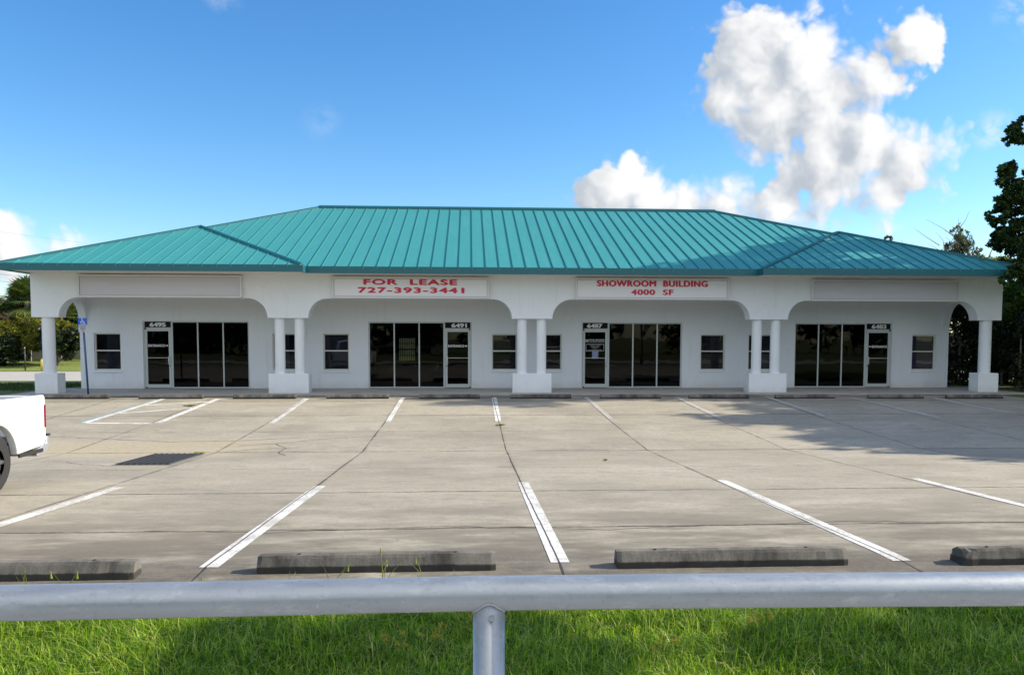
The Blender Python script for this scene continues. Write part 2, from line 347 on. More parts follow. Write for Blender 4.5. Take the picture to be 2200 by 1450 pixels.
def strip(mb, x0, y0, x1, y1, wdt, dz=.004, n=None):
    """flat strip on the lot from one point to another, following its slope"""
    d = Vector((x1-x0, y1-y0)); L = d.length; n = n or max(2, int(L/.25)); q = Vector((-d.y, d.x))/L*wdt/2
    pr = []
    for i in range(n+1):
        c = Vector((x0, y0)) + d*i/n
        a = c-q; b = c+q; pr.append(((a.x, a.y, zg(a.y)+dz), (b.x, b.y, zg(b.y)+dz)))
    for (a, b), (c, e) in zip(pr[:-1], pr[1:]): mb.quad(a, b, e, c)
def paint(name, col, wear):
    m = bpy.data.materials.new(name); m.use_nodes = True; t = NT(m.node_tree); b = m.node_tree.nodes['Principled BSDF']
    g = t.n('ShaderNodeNewGeometry').outputs['Position']; s_ = t.n('ShaderNodeSeparateXYZ'); t.l(g, s_.inputs[0])
    n = t.m('ADD', t.m('MULTIPLY', t.noise(g, 28, 6, .7), .5), t.m('MULTIPLY', t.noise(g, 2.2, 5, .7), .5))
    wr = t.smooth(n, wear, wear+.07)
    wob = t.m('MULTIPLY', t.m('SUBTRACT', t.noise(g, .30, 5, .6), .5), .06)
    xs = t.m('DIVIDE', t.m('SUBTRACT', t.m('ADD', s_.outputs[0], wob), L0-.02), ST)
    dx = t.m('MULTIPLY', t.m('ABSOLUTE', t.m('SUBTRACT', xs, t.m('ROUND', xs))), ST)
    jt = t.smooth(dx, .011, .005)
    c = t.mix(t.m('MULTIPLY', wr, .7), t.mix(t.noise(g, 9, 5, .6), tuple(x*.88 for x in col), col), (.36, .335, .28)); c = t.mix(jt, c, (.06, .055, .05))
    t.l(c, b.inputs['Base Color']); b.inputs['Roughness'].default_value = .7; return m
M['paint'] = paint('white_marking_paint', (.74, .74, .72), .47); M['bluepaint'] = paint('faded_blue_marking_paint', (.27, .33, .34), .50)
M['oldpaint'] = paint('worn_white_marking_paint', (.50, .50, .49), .46)
for i, (xa, ya, xb, yb) in enumerate([(-7.38, 6.2, -7.33, 10.6), (-4.66, 6.2, -4.60, 10.62), (-2.01, 6.16, -1.985, 10.62), (.715, 6.17, .735, 10.85), (3.455, 6.10, 3.515, 10.92), (6.20, 6.2, 6.32, 10.92), (8.95, 6.2, 9.05, 10.9)]):
    mb = MB(); strip(mb, xa, ya, xb, yb, .150 if i < 5 else .135)
    o = mb.build('parking_line', M['paint'], lot)
for i, (xa, ya, xb, yb) in enumerate([(-4.70, 19.1, -4.77, 23.6), (-1.975, 19.25, -1.99, 23.95), (.70, 19.27, .74, 23.95), (3.515, 19.6, 3.49, 23.9), (6.33, 19.75, 6.25, 23.85), (9.13, 20.0, 9.04, 23.8), (12.0, 19.7, 11.6, 23.6), (14.45, 20.3, 14.1, 23.4)]):
    mb = MB(); strip(mb, xa, ya, xb, yb, .145); mb.build('parking_line', M['paint'] if i < 3 else M['oldpaint'], lot)
mb = MB(); strip(mb, -9.10, 19.25, -8.86, 23.55, .16); mb.build('access_aisle_line', M['paint'], lot)
mb = MB(); strip(mb, -7.38, 19.17, -7.30, 23.5, .16); mb.build('access_aisle_line', M['paint'], lot)
mb = MB(); strip(mb, -9.02, 19.24, -7.46, 19.10, .17); mb.build('access_aisle_line', M['paint'], lot)
mb = MB(); strip(mb, -8.92, 20.75, -7.42, 21.70, .16); mb.build('access_aisle_line', M['paint'], lot)
mb = MB(); strip(mb, -8.84, 22.2, -7.40, 22.95, .16); mb.build('access_aisle_line', M['paint'], lot)
mb = MB(); strip(mb, -9.28, 19.3, -9.03, 23.45, .14); mb.build('access_aisle_line', M['bluepaint'], lot)
# cracks
M['crack'] = mat('dark_crack', (.05, .045, .04), .9)
def crack(pts, wdt):
    mb = MB(); fine = []
    for (a, b) in zip(pts[:-1], pts[1:]):
        a = Vector(a); b = Vector(b); n = max(2, int((b-a).length/.12))
        for i in range(n): fine.append(a+(b-a)*i/n + Vector((random.gauss(0, .012), random.gauss(0, .018))))
    fine.append(Vector(pts[-1]))
    for i in range(len(fine)-1):
        strip(mb, fine[i].x, fine[i].y, fine[i+1].x, fine[i+1].y, wdt*random.uniform(.5, 1.3), .002, 1)
    mb.build('crack', M['crack'], lot)
crack([(-9.5, 17.3), (-8.918, 17.23), (-7.4, 16.83), (-6.12, 16.44), (-4.67, 16.57), (-3.607, 16.9)], .022)
crack([(-4.57, 15.95), (-3.83, 16.2), (-2.9, 16.8), (-1.975, 17.1)], .022)
crack([(-3.91, 16.15), (-3.55, 15.6), (-3.62, 15.2), (-3.35, 14.58)], .02)
crack([(-4.97, 14.92), (-4.5, 15.32), (-4.0, 15.55), (-3.3, 15.7)], .016)
crack([(-6.8, 13.72), (-6.3, 13.3), (-5.86, 13.13), (-5.74, 13.18)], .016)
crack([(-3.1, 7.65), (-1.9, 7.5), (-.4, 7.72), (1.3, 7.5), (2.4, 7.62), (3.7, 7.76), (6, 7.6)], .014)
# drain
mb = MB(); gx0, gx1, gy0, gy1 = -5.75, -4.92, 13.22, 14.86
for k in range(15):
    y = gy0 + (gy1-gy0)*(k+.5)/15; mb.box(gx0, gx1, y-.018, y+.018, zg(y)+.004, zg(y)+.022)
for k in range(9):
    x = gx0 + (gx1-gx0)*k/8
    mb.add([(x-.012, gy0, zg(gy0)+.003), (x+.012, gy0, zg(gy0)+.003), (x+.012, gy1, zg(gy1)+.003), (x-.012, gy1, zg(gy1)+.003), (x-.012, gy0, zg(gy0)+.026), (x+.012, gy0, zg(gy0)+.026), (x+.012, gy1, zg(gy1)+.026), (x-.012, gy1, zg(gy1)+.026)],
           [(4, 5, 6, 7), (0, 1, 5, 4), (1, 2, 6, 5), (2, 3, 7, 6), (3, 0, 4, 7)])
dr = empty('storm_drain', (gx0, gy0, zg(gy0)), 'black steel drain grate set in the concrete of the parking lot', 'drain grate')
mb.build('grate', mat('worn_steel_grate', (.085, .085, .09), .5, .5, var=.3, vscale=6), dr)
mb = MB(); mb.quad((gx0, gy0, zg(gy0)+.002), (gx1, gy0, zg(gy0)+.002), (gx1, gy1, zg(gy1)+.002), (gx0, gy1, zg(gy1)+.002)); mb.build('pit', mat('drain_pit', (.012, .012, .012), 1), dr)
mb = MB()
for (a, b, c, d) in ((gx0-.06, gx0, gy0-.06, gy1+.06), (gx1, gx1+.06, gy0-.06, gy1+.06)): strip(mb, (a+b)/2, c, (a+b)/2, d, .06, .006)
strip(mb, gx0, gy0-.03, gx1, gy0-.03, .06, .006, 1); strip(mb, gx0, gy1+.03, gx1, gy1+.03, .06, .006, 1)
mb.build('frame', mat('drain_frame', (.22, .21, .19), .8, var=.2), dr)

# ground sheet reaching the horizon, dropped under the lot
def grassmat(name, a, b, c):
    m = bpy.data.materials.new(name); m.use_nodes = True; t = NT(m.node_tree); bs = m.node_tree.nodes['Principled BSDF']
    g = t.n('ShaderNodeNewGeometry').outputs['Position']
    col = t.mix(t.smooth(t.noise(g, .5, 6, .65), .35, .65), a, b); col = t.mix(t.smooth(t.noise(g, 6, 5, .7), .45, .7, 0, .7), col, c)
    t.l(col, bs.inputs['Base Color']); bs.inputs['Roughness'].default_value = .95
    bn = t.n('ShaderNodeBump'); bn.inputs['Strength'].default_value = .8; bn.inputs['Distance'].default_value = .08; t.l(t.noise(g, 12, 5, .7), bn.inputs['Height']); t.l(bn.outputs[0], bs.inputs['Normal']); return m
M['lawn'] = grassmat('rough_lawn', (.075, .11, .02), (.13, .17, .035), (.05, .06, .02))
gx = [-1500, -300, -60, LX0-.02, LX0, -14.3, -14.1, LX1, LX1+.02, 19, 30, 60, 300, 1500]; gy = [-600, -60, 0, 3, LY0-.02, LY0] + [LY0+(LY1-LY0)*i/20 for i in range(1, 20)] + [LY1, LY1+.02, 28, 30, 34, 40.6, 45.2, 52, 60, 300, 1800]
def zb(y): return float(np.interp(y, [28.5, 34, 40.6, 45.2, 52, 60, 300], [0, -.2, -.40, -.14, .18, .3, 0]))
def gz(x, y):
    if LX0 <= x <= LX1 and LY0 <= y <= LY1: return zg(y) - .4
    d = max(LX0-x, x-LX1, 0); 
    if LY0-.1 < y < LY1+.1 and d < 2: return zg(y) - .012
    if y > 28.5 and (x < -14.2 or y > 40.3): return zb(y)
    return .0
mb = MB(); vs = [(x, y, gz(x, y)) for y in gy for x in gx]; nx = len(gx)
mb.add(vs, [(j*nx+i, j*nx+i+1, (j+1)*nx+i+1, (j+1)*nx+i) for j in range(len(gy)-1) for i in range(nx-1)])
tag(mb.build('ground', M['lawn']), kind='structure')
# side street behind, left, and sidewalk along the shops
mb = MB(); mb.quad((-90, 40.6, zb(40.6)+.012), (60, 40.6, zb(40.6)+.012), (60, 45.2, zb(45.2)+.012), (-90, 45.2, zb(45.2)+.012))
tag(mb.build('side_street', mat('pale_asphalt', (.40, .38, .34), .9, var=.15, vscale=1.5, bump=.3)), kind='structure')
mb = MB(); mb.box(-14.2, 18.3, 25.0, 28.3, -.3, .028)
M['walk'] = mat('walkway_concrete', (.38, .37, .35), .85, var=.12, vscale=1.2, bump=.2, dirt=.35, dscale=1.4)
tag(mb.build('walkway', M['walk']), kind='structure')
mb = MB(); mb.box(-60, 60, -3.5, 2.6, -.2, .045)
tag(mb.build('sidewalk', M['walk']), kind='structure')

# ------------------------------------------------------------------ wheel stops
def stopmat():
    m = bpy.data.materials.new('stained_precast_concrete'); m.use_nodes = True; t = NT(m.node_tree); b = m.node_tree.nodes['Principled BSDF']
    g = t.n('ShaderNodeNewGeometry').outputs['Position']
    n1 = t.noise(t.vm('MULTIPLY', g, (1, .5, .35)), 2.6, 7, .72); n2 = t.noise(g, 60, 5, .7)
    c = t.mix(t.smooth(n1, .33, .66), (.042, .038, .033), (.185, .172, .148)); c = t.mix(t.smooth(n2, .45, .75, 0, .5), c, (.10, .095, .08))
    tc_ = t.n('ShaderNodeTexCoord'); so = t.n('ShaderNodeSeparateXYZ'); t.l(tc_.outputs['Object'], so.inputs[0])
    shade_band = t.smooth(t.m('ADD', so.outputs[2], t.m('MULTIPLY', t.m('SUBTRACT', n1, .5), .05)), .060, .040, 0, .85); c = t.mix(shade_band, c, (.022, .02, .018))  # low faces darkened: their shade put into the colour, with a noisy edge
    t.l(c, b.inputs['Base Color']); b.inputs['Roughness'].default_value = .9
    bn = t.n('ShaderNodeBump'); bn.inputs['Strength'].default_value = .5; bn.inputs['Distance'].default_value = .006; t.l(n2, bn.inputs['Height']); t.l(bn.outputs[0], b.inputs['Normal']); return m
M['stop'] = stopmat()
def stop_mesh(L, broken=False):
    prof = [(-.078, 0), (-.076, .050), (-.050, .105), (-.036, .125), (.036, .125), (.050, .105), (.076, .050), (.078, 0)]
    n = len(prof); xsn = [-L/2, -L/2+.035] + [(-L/2+.035)+(L-.07)*i/24 for i in range(1, 24)] + [L/2-.035, L/2]
    bm = bmesh.new(); rings = []
    for i, x in enumerate(xsn):
        k = .90 if i in (0, len(xsn)-1) else 1
        ring = []
        for (a, b) in prof:
            j = random.gauss(0, .0022); jx = 0
            if broken and x < -L/2+.24:
                q = (x+L/2)/.24; jx = (1-q)*(.06+random.uniform(-.035, .05)*(b > .04)); j += random.gauss(0, .006)*(1-q)
            ring.append(bm.verts.new((x+jx, a*k+j, b*(.97 if k < 1 else 1)+random.gauss(0, .0015)*(b > 0))))
        rings.append(ring)
    for r1, r2 in zip(rings[:-1], rings[1:]):
        for k in range(n-1): bm.faces.new((r1[k], r2[k], r2[k+1], r1[k+1]))
    bm.faces.new(rings[0]); bm.faces.new(list(reversed(rings[-1])))
    bmesh.ops.recalc_face_normals(bm, faces=bm.faces)
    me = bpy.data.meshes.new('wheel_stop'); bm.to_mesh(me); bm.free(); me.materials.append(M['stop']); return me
pinm = mat('rusty_pin', (.05, .035, .03), .8)
def wheel_stop(x0, x1, y, label, group, broken=False, ang=0.0):
    L = x1-x0; o = bpy.data.objects.new('wheel_stop', stop_mesh(L, broken)); COL.objects.link(o); o.location = ((x0+x1)/2, y, zg(y)-.001); o.rotation_euler = (0, 0, ang)
    tag(o, label, 'wheel stop', group)
    for s_ in (-1, 1):
        p = MB(); p.tube([(s_*L*.33, 0, .118), (s_*L*.33, 0, .132)], .013, 8); q = p.build('pin', pinm); q.parent = o
    return o
near = [(-4.28, -2.47, 5.98, 'stained near wheel stop cut off by the left edge of the photo', 0), (-1.60, .20, 6.07, 'stained near wheel stop left of the rail post, tall weeds before it', .006),
        (1.14, 2.97, 6.08, 'dark stained wheel stop in the near row right of the rail post, whole and unbroken', .004), (3.80, 5.63, 6.04, 'wheel stop with a broken left end at the right edge of the near row', 0)]
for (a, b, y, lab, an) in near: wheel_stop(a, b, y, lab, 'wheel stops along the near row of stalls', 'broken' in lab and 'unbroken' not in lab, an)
far = [(-12.30, -10.47, 23.70, 'far wheel stop nearest the white truck, before the leftmost column'), (-9.58, -7.76, 23.62, 'far wheel stop at the head of the striped access aisle before door 6495'), (-6.88, -5.07, 23.58, 'far wheel stop left of the second column pedestal from the left'),
       (-4.18, -2.37, 23.55, 'far wheel stop before the dark glass left of door 6491'), (-1.48, .31, 23.52, 'far wheel stop before door 6491'), (1.21, 3.02, 23.50, 'grimy far wheel stop before the middle column pedestal'),
       (3.89, 5.70, 23.46, 'grimy far wheel stop before door 6487'), (6.55, 8.36, 23.42, 'grimy far wheel stop in shade right of the door 6487 glass front'), (9.16, 10.97, 23.38, 'shaded far wheel stop right of the fourth column pedestal from the left'),
       (12.00, 13.7, 23.34, 'shaded far wheel stop before the glass left of door 6483'), (14.40, 16.15, 23.30, 'shaded far wheel stop at the right end, before the rightmost column')]
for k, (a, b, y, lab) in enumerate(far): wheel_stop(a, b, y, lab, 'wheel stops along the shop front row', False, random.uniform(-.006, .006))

# ------------------------------------------------------------------ the building
XC = 2.03; YW = 28.117; YB = 25.742; ZDT, ZBB, ZSO, ZEB, ZET = 2.353, 2.415, 3.038, 3.757, 3.955
B = empty('showroom_building', (XC, YW, 0), 'long single storey white stucco shop building with teal metal hip roof and arched arcade', 'building')
def mx(v): return XC+v
# wall with openings
units = []    # openings: (x0, x1, z0, z1, kind)
WZ0, WZ1 = .66, 1.935
wins = [(-14.91, -14.017, 'A'), (-8.863, -7.97, 'B'), (-7.123, -6.232, 'C'), (-1.239, -.35, 'D'), (.35, 1.239, 'E'), (6.232, 7.123, 'F'), (7.97, 8.863, 'G'), (14.017, 14.91, 'H')]
stores = [(-13.263, -9.667, 'L', '6495'), (-5.558, -1.949, 'R', '6491'), (1.949, 5.558, 'L', '6487'), (9.667, 13.263, 'R', '6483')]
ops = [(mx(a), mx(b), WZ0, WZ1) for a, b, _ in wins] + [(mx(a), mx(b), .028, ZDT) for a, b, _, _ in stores]
WE = 15.373; T = .22
xsx = sorted(set([mx(-WE), mx(WE)] + [o[0] for o in ops] + [o[1] for o in ops])); zsx = [.0, .028, WZ0, WZ1, ZDT, 3.3]
mb = MB()
for a, b in zip(xsx[:-1], xsx[1:]):
    for c, d in zip(zsx[:-1], zsx[1:]):
        cx_, cz_ = (a+b)/2, (c+d)/2
        if any(o[0] < cx_ < o[1] and o[2] < cz_ < o[3] for o in ops): continue
        mb.quad((a, YW, c), (b, YW, c), (b, YW, d), (a, YW, d)); mb.quad((a, YW+T, c), (a, YW+T, d), (b, YW+T, d), (b, YW+T, c))
for (a, b, c, d) in ops:
    mb.quad((a, YW, c), (a, YW+T, c), (a, YW+T, d), (a, YW, d)); mb.quad((b, YW, c), (b, YW, d), (b, YW+T, d), (b, YW+T, c))
    mb.quad((a, YW, d), (a, YW+T, d), (b, YW+T, d), (b, YW, d)); mb.quad((a, YW, c), (b, YW, c), (b, YW+T, c), (a, YW+T, c))
YBK = 38.2
for s_ in (-1, 1):
    x = mx(s_*WE); mb.box(min(x, x-s_*.2), max(x, x-s_*.2), YW+T+.0, YBK, 0, 3.7)
# back wall with one window opening
bw = (-3.37, -2.54, .66, 1.80)
for (a, b, c, d) in ((mx(-WE)+.2, bw[0], 0, 3.7), (bw[1], mx(WE)-.2, 0, 3.7), (bw[0], bw[1], 0, bw[2]), (bw[0], bw[1], bw[3], 3.7)): mb.box(a, b, YBK-.2, YBK, c, d)
mb.build('wall', M['stucco'], B)
# ceiling / soffit / interior
mb = MB(); mb.box(mx(-15.35), mx(15.35), YB+.47, YBK, 3.31, 3.36); mb.build('porch_ceiling', M['soffit'], B)
mb = MB(); mb.box(mx(-WE)+.2, mx(WE)-.2, YW+T, YBK-.2, -.02, .03); 
for xp in (-11.9+0, ): pass
for xp in (mx(-8.4), mx(0), mx(8.4)): mb.box(xp-.06, xp+.06, YW+T+.01, YBK-.21, .03, 3.3)
mb.build('interior_partition', M['interior'], B)
# back window
f = MB(); a, b, c, d = bw
for (p, q, r_, s_) in ((a, a+.04, c, d), (b-.04, b, c, d), (a+.04, b-.04, c, c+.04), (a+.04, b-.04, d-.04, d), (a+.04, b-.04, (c+d)/2-.03, (c+d)/2+.03)): f.box(p, q, YBK-.16, YBK-.08, r_, s_)
for k in range(1, 8): x = a+(b-a)*k/8; f.box(x-.012, x+.012, YBK-.13, YBK-.11, c+.04, d-.04)
for k in (1, 3): z = c+(d-c)*k/4; f.box(a+.04, b-.04, YBK-.135, YBK-.105, z-.015, z+.015)
f.build('back_window', M['trim'], B)
# windows
for (u0_, u1_, nm) in wins:
    a, b, c, d = mx(u0_), mx(u1_), WZ0, WZ1; yf = YW+.075; fr = .042
    f = MB()
    f.box(a+.001, a+fr, yf, yf+.06, c, d-.001); f.box(b-fr, b-.001, yf, yf+.06, c, d-.001); f.box(a+fr, b-fr, yf, yf+.06, d-fr, d-.001); f.box(a+fr, b-fr, yf, yf+.06, c, c+fr)
    zm = 1.335; f.box(a+fr, b-fr, yf-.015, yf+.045, zm-.022, zm+.022)
    W = f.build('window', M['trim'], B)
    p = MB(); p.quad((a+fr, yf+.035, c+fr), (b-fr, yf+.035, c+fr), (b-fr, yf+.035, zm-.022), (a+fr, yf+.035, zm-.022)); p.build('pane', M['winglass'], W)
    p = MB(); p.quad((a+fr, yf+.045, zm+.022), (b-fr, yf+.045, zm+.022), (b-fr, yf+.045, d-fr), (a+fr, yf+.045, d-fr)); p.build('pane', M['winglass'], W)
    p = MB(); p.quad((a-.1, YW+T+.03, c-.1), (b+.1, YW+T+.03, c-.1), (b+.1, YW+T+.03, d+.1), (a-.1, YW+T+.03, d+.1)); p.build('blind', mat('blind_fabric', {'A': (.03, .025, .05), 'B': (.05, .06, .12), 'C': (.10, .11, .15), 'D': (.05, .05, .06), 'E': (.06, .06, .08), 'F': (.07, .075, .09), 'G': (.10, .12, .18), 'H': (.15, .14, .24)}[nm], .9, var=.35, vscale=2.2, stretch=(1, 1, 9)), W)
    p = MB(); p.box(a-.035, b+.035, YW-.045, YW+.07, c-.075, c-.002); p.build('sill', M['stucco'], W, bevel=.006)
# storefronts and doors
for (u0_, u1_, side, num) in stores:
    a, b = mx(u0_), mx(u1_); yf = YW+.05; yb = yf+.06; c = .03; d = ZDT-.001; fr = .045
    dw = .965   # door bay
    if side == 'L': da, db, pa, pb = a, a+dw, a+dw, b
    else: da, db, pa, pb = b-dw, b, a, b-dw
    f = MB()
    f.box(a+.001, a+fr, yf, yb, c, d); f.box(b-fr, b-.001, yf, yb, c, d); f.box(a+fr if side == 'R' else a+dw+.03, b-fr if side == 'L' else b-dw-.03, yf, yb, d-fr, d); f.box(a+fr if side == 'L' else b-dw+.03, a+dw-.03 if side == 'L' else b-fr, yf, yb, d-.018, d)
    xm = pa if side == 'L' else pb
    f.box(xm-.03, xm+.03, yf-.002, yb, c, d)
    p0, p1 = (xm+.03, b-fr) if side == 'L' else (a+fr, xm-.03)
    f.box(p0, p1, yf, yb, c, c+.045)
    wdt = (p1-p0-2*.045)/3; panes = []
    for k in range(3):
        q0 = p0+k*(wdt+.045); panes.append((q0, q0+wdt))
        if k < 2: f.box(q0+wdt, q0+wdt+.045, yf-.003, yb, c+.045, d-fr)
    e0, e1 = (a+fr, xm-.03) if side == 'L' else (xm+.03, b-fr)
    f.box(e0, e1, yf, yb, 2.095, 2.135)
    SF = f.build('storefront_frame', M['alu'], B)
    for (q0, q1) in panes:
        p = MB(); p.quad((q0, yf+.03, c+.045), (q1, yf+.03, c+.045), (q1, yf+.03, d-fr), (q0, yf+.03, d-fr)); p.build('pane', M['glass'], SF)
    p = MB(); p.box(e0, e1, yf+.012, yf+.04, 2.135, d-.018); NP = p.build('number_panel', M['black'], B)
    mid = (e0+e1)/2 + {'6495': 0, '6491': .05, '6487': -.02, '6483': .02}[num]
    text('lettering', num, M['whitetext'], NP, mid-.275, mid+.275, 2.155, 2.305, yf+.010, .05)
    # door leaf
    l = MB(); g0, g1 = e0+.008, e1-.008; yd = yf-.004; st = .075
    l.box(g0, g0+st, yd, yd+.045, .045, 2.09); l.box(g1-st, g1, yd, yd+.045, .045, 2.09); l.box(g0+st, g1-st, yd, yd+.045, 2.005, 2.09); l.box(g0+st, g1-st, yd, yd+.045, .045, .17)
    D = l.build('door', M['alu'], B)
    p = MB(); p.quad((g0+st, yd+.025, .17), (g1-st, yd+.025, .17), (g1-st, yd+.025, 2.005), (g0+st, yd+.025, 2.005)); p.build('pane', M['glass'], D)
    p = MB(); p.box(g0+st, g1-st, yd+.012, yd+.024, 1.078, 1.097); p.build('push_bar', M['alu'], D)
    hx = g1-st+.01 if side == 'L' else g0+st-.01
    h = MB(); h.tube([(hx, yd-.0, 1.12), (hx, yd-.05, 1.12), (hx, yd-.05, .88), (hx, yd, .88)], .014, 8); h.box(hx-.022, hx+.022, yd-.055, yd-.045, .87, 1.13); h.build('handle', mat('steel_handle', (.6, .62, .62), .35, .6), D)
    h = MB(); lx = g1-st/2 if side == 'L' else g0+st/2; h.tube([(lx, yd-.012, .80), (lx, yd+.002, .80)], .02, 10); h.build('lock', M['dark'], D)
    h = MB(); px_ = g0+.02 if side == 'L' else g1-.02; h.box(px_-.025, px_+.025, yd-.02, yd+.01, 2.06, 2.13); h.build('hinge', M['dark'], D)
    h = MB(); h.box(px_-.025, px_+.025, yd-.02, yd+.01, .03, .075); h.build('hinge', M['dark'], D)
    yt = yd+.022
    if num in ('6495', '6491', '6483'):
        tx0, tx1 = (g0+st+.02, g1-st-.14) if num != '6483' else (g0+st+.14, g1-st-.02)
        text('lettering', 'ENTRANCE', M['whitetext'], D, tx0, tx1, 1.465, 1.55, yt, .03, .003, 1.12)
        ar = MB(); ax = tx1+.015 if num != '6483' else tx0-.015; k = 1 if num != '6483' else -1; z = 1.51
        ar.prism([(ax, z-.014), (ax+k*.05, z-.014), (ax+k*.05, z-.038), (ax+k*.105, z), (ax+k*.05, z+.038), (ax+k*.05, z+.014), (ax, z+.014)], 'y', yt-.003, yt); ar.build('arrow', M['whitetext'], D)
    else:
        text('lettering', 'FOUR SEASONS', M['whitetext'], D, g0+st+.13, g1-st-.02, 1.70, 1.755, yt, .01, .003)
        text('lettering', 'SUNROOMS & WINDOWS', M['whitetext'], D, g0+st+.13, g1-st-.02, 1.645, 1.68, yt, .0, .003)
        bx = MB()
        for i in range(3):
            for j in range(3):
                if (i+j) % 2 == 0 or j == 1: bx.box(g0+st+.02+i*.032, g0+st+.046+i*.032, yt-.003, yt, 1.65+j*.036, 1.68+j*.036)
        bx.build('emblem', M['whitetext'], D)
        f0_, f1_, h0, h1 = g0+st+.035, g1-st-.045, 1.33, 1.585
        fr_ = MB()
        for (p, q, r_, s_) in ((f0_, f1_, h1-.01, h1), (f0_, f1_, h0, h0+.01), (f0_, f0_+.01, h0+.01, h1-.01), (f1_-.01, f1_, h0+.01, h1-.01)): fr_.box(p, q, yt-.003, yt, r_, s_)
        fr_.build('notice_border', M['whitetext'], D)
        mm = (f0_+f1_)/2
        for i, (s_, hw) in enumerate((('SHOWROOM HOURS', .19), ('MON-FRI 9-5', .13), ('SAT 9-1', .07), ('OR BY APPOINTMENT ONLY', .26))):
            z = h1-.05-i*.055; text('lettering', s_, M['whitetext'], D, mm-hw, mm+hw, z-.012, z+.016, yt, 0, .003)
        pp = MB(); pp.box(mm-.10, mm+.12, yt-.002, yt+.0, 1.07, 1.325); pp.build('paper_notice', M['paper'], D)
# arcade beam: front face with arches
def qarc(cx_, cz_, rx, rz, a0, a1, n=14): return [(cx_+rx*math.cos(a0+(a1-a0)*i/n), cz_+rz*math.sin(a0+(a1-a0)*i/n)) for i in range(n+1)]
legs = [(-15.707, -14.877), (-8.432, -7.154), (-.655, .655), (7.154, 8.432), (14.877, 15.707)]
out = [(mx(legs[0][0]), ZEB+.1), (mx(legs[0][0]), ZBB)]; rz = ZSO-ZBB; rx_ = .62
for (l0, l1), (m0, m1) in zip(legs[:-1], legs[1:]):
    out.append((mx(l1), ZBB))
    out += qarc(mx(l1)+rx_, ZBB, rx_, rz, math.pi, math.pi/2)[1:]
    out += qarc(mx(m0)-rx_, ZBB, rx_, rz, math.pi/2, 0)
out += [(mx(legs[-1][1]), ZBB), (mx(legs[-1][1]), ZEB+.1)]
mb = MB(); mb.prism(out, 'y', YB, YB+.47); mb.build('arcade_beam', M['stucco'], B, bevel=.008)
for s_ in (-1, 1):
    ya, yb_ = YB+.47, YW
    o2 = [(ya, ZEB+.1), (ya, ZBB)] + qarc(ya+.62, ZBB, .62, rz, math.pi, math.pi/2)[1:] + qarc(yb_-.02-.6, ZBB-.3, .6, rz+.3, math.pi/2, 0) + [(yb_, ZBB-.3), (yb_, ZEB+.1)]
    x0_ = mx(s_*15.37); x1_ = mx(s_*15.12); mb = MB(); mb.prism(o2, 'x', min(x0_, x1_), max(x0_, x1_)); mb.build('side_beam', M['stucco'], B, bevel=.006)
for (c, w_) in ((-15.31, .70), (-7.793, 1.27), (0, 1.27), (7.793, 1.27), (15.31, .70)):
    mb = MB(); mb.box(mx(c)-w_/2, mx(c)+w_/2, YB-.02, YB+.49, -.06, .655)
    mb.build('pedestal', M['stucco'], B, bevel=.012)
for (c, r_) in ((-15.313, .187), (-8.105, .16), (-7.475, .16), (-.317, .16), (.317, .16), (7.475, .16), (8.105, .16), (15.313, .187)):
    mb = MB(); n = 40; mb.tube([(mx(c), YB+.235, .655), (mx(c), YB+.235, ZBB+.0)], r_, n, cap=False); mb.build('column', M['stucco'], B)
# roof
E_, YM, YE, WI, PIT = 15.75, 24.70, 24.235, 7.018, .3858
hd = 32.487-YM; YBK2 = YM+2*hd; ZR = ZET+PIT*hd; RID = E_-hd
hw = (E_-WI)/2; YA = YE+hw; ZA = ZET+PIT*hw; XA = WI+hw
YV = YM+hw   # where the wing ridge meets the main hip
def V3(s_, x, y, z): return (mx(s_*x), y, z)
rf = MB()
P = lambda x, y: None
for s_ in (-1, 1):
    # main hip end (outer plane), from the front corner of the wing to the back
    rf.add([V3(s_, E_, YE, ZET), V3(s_, XA, YA, ZA), V3(s_, XA, YV, ZA), V3(s_, RID, YM+hd, ZR), V3(s_, E_, YBK2, ZET)], [(0, 1, 2, 3, 4)])
    rf.add([V3(s_, WI, YE, ZET), V3(s_, XA, YA, ZA), V3(s_, E_, YE, ZET)], [(0, 1, 2)])              # wing front
    rf.add([V3(s_, WI, YE, ZET), V3(s_, WI, YM, ZET), V3(s_, XA, YV, ZA), V3(s_, XA, YA, ZA)], [(0, 1, 2, 3)])  # wing inner slope
rf.add([V3(1, -WI, YM, ZET), V3(1, WI, YM, ZET), V3(1, XA, YV, ZA), V3(1, RID, YM+hd, ZR), V3(1, -RID, YM+hd, ZR), V3(1, -XA, YV, ZA)], [(0, 1, 2, 3, 4, 5)])
rf.add([V3(1, -E_, YBK2, ZET), V3(1, -RID, YM+hd, ZR), V3(1, RID, YM+hd, ZR), V3(1, E_, YBK2, ZET)], [(0, 1, 2, 3)])
roof = rf.build('roof', M['teal'], B)
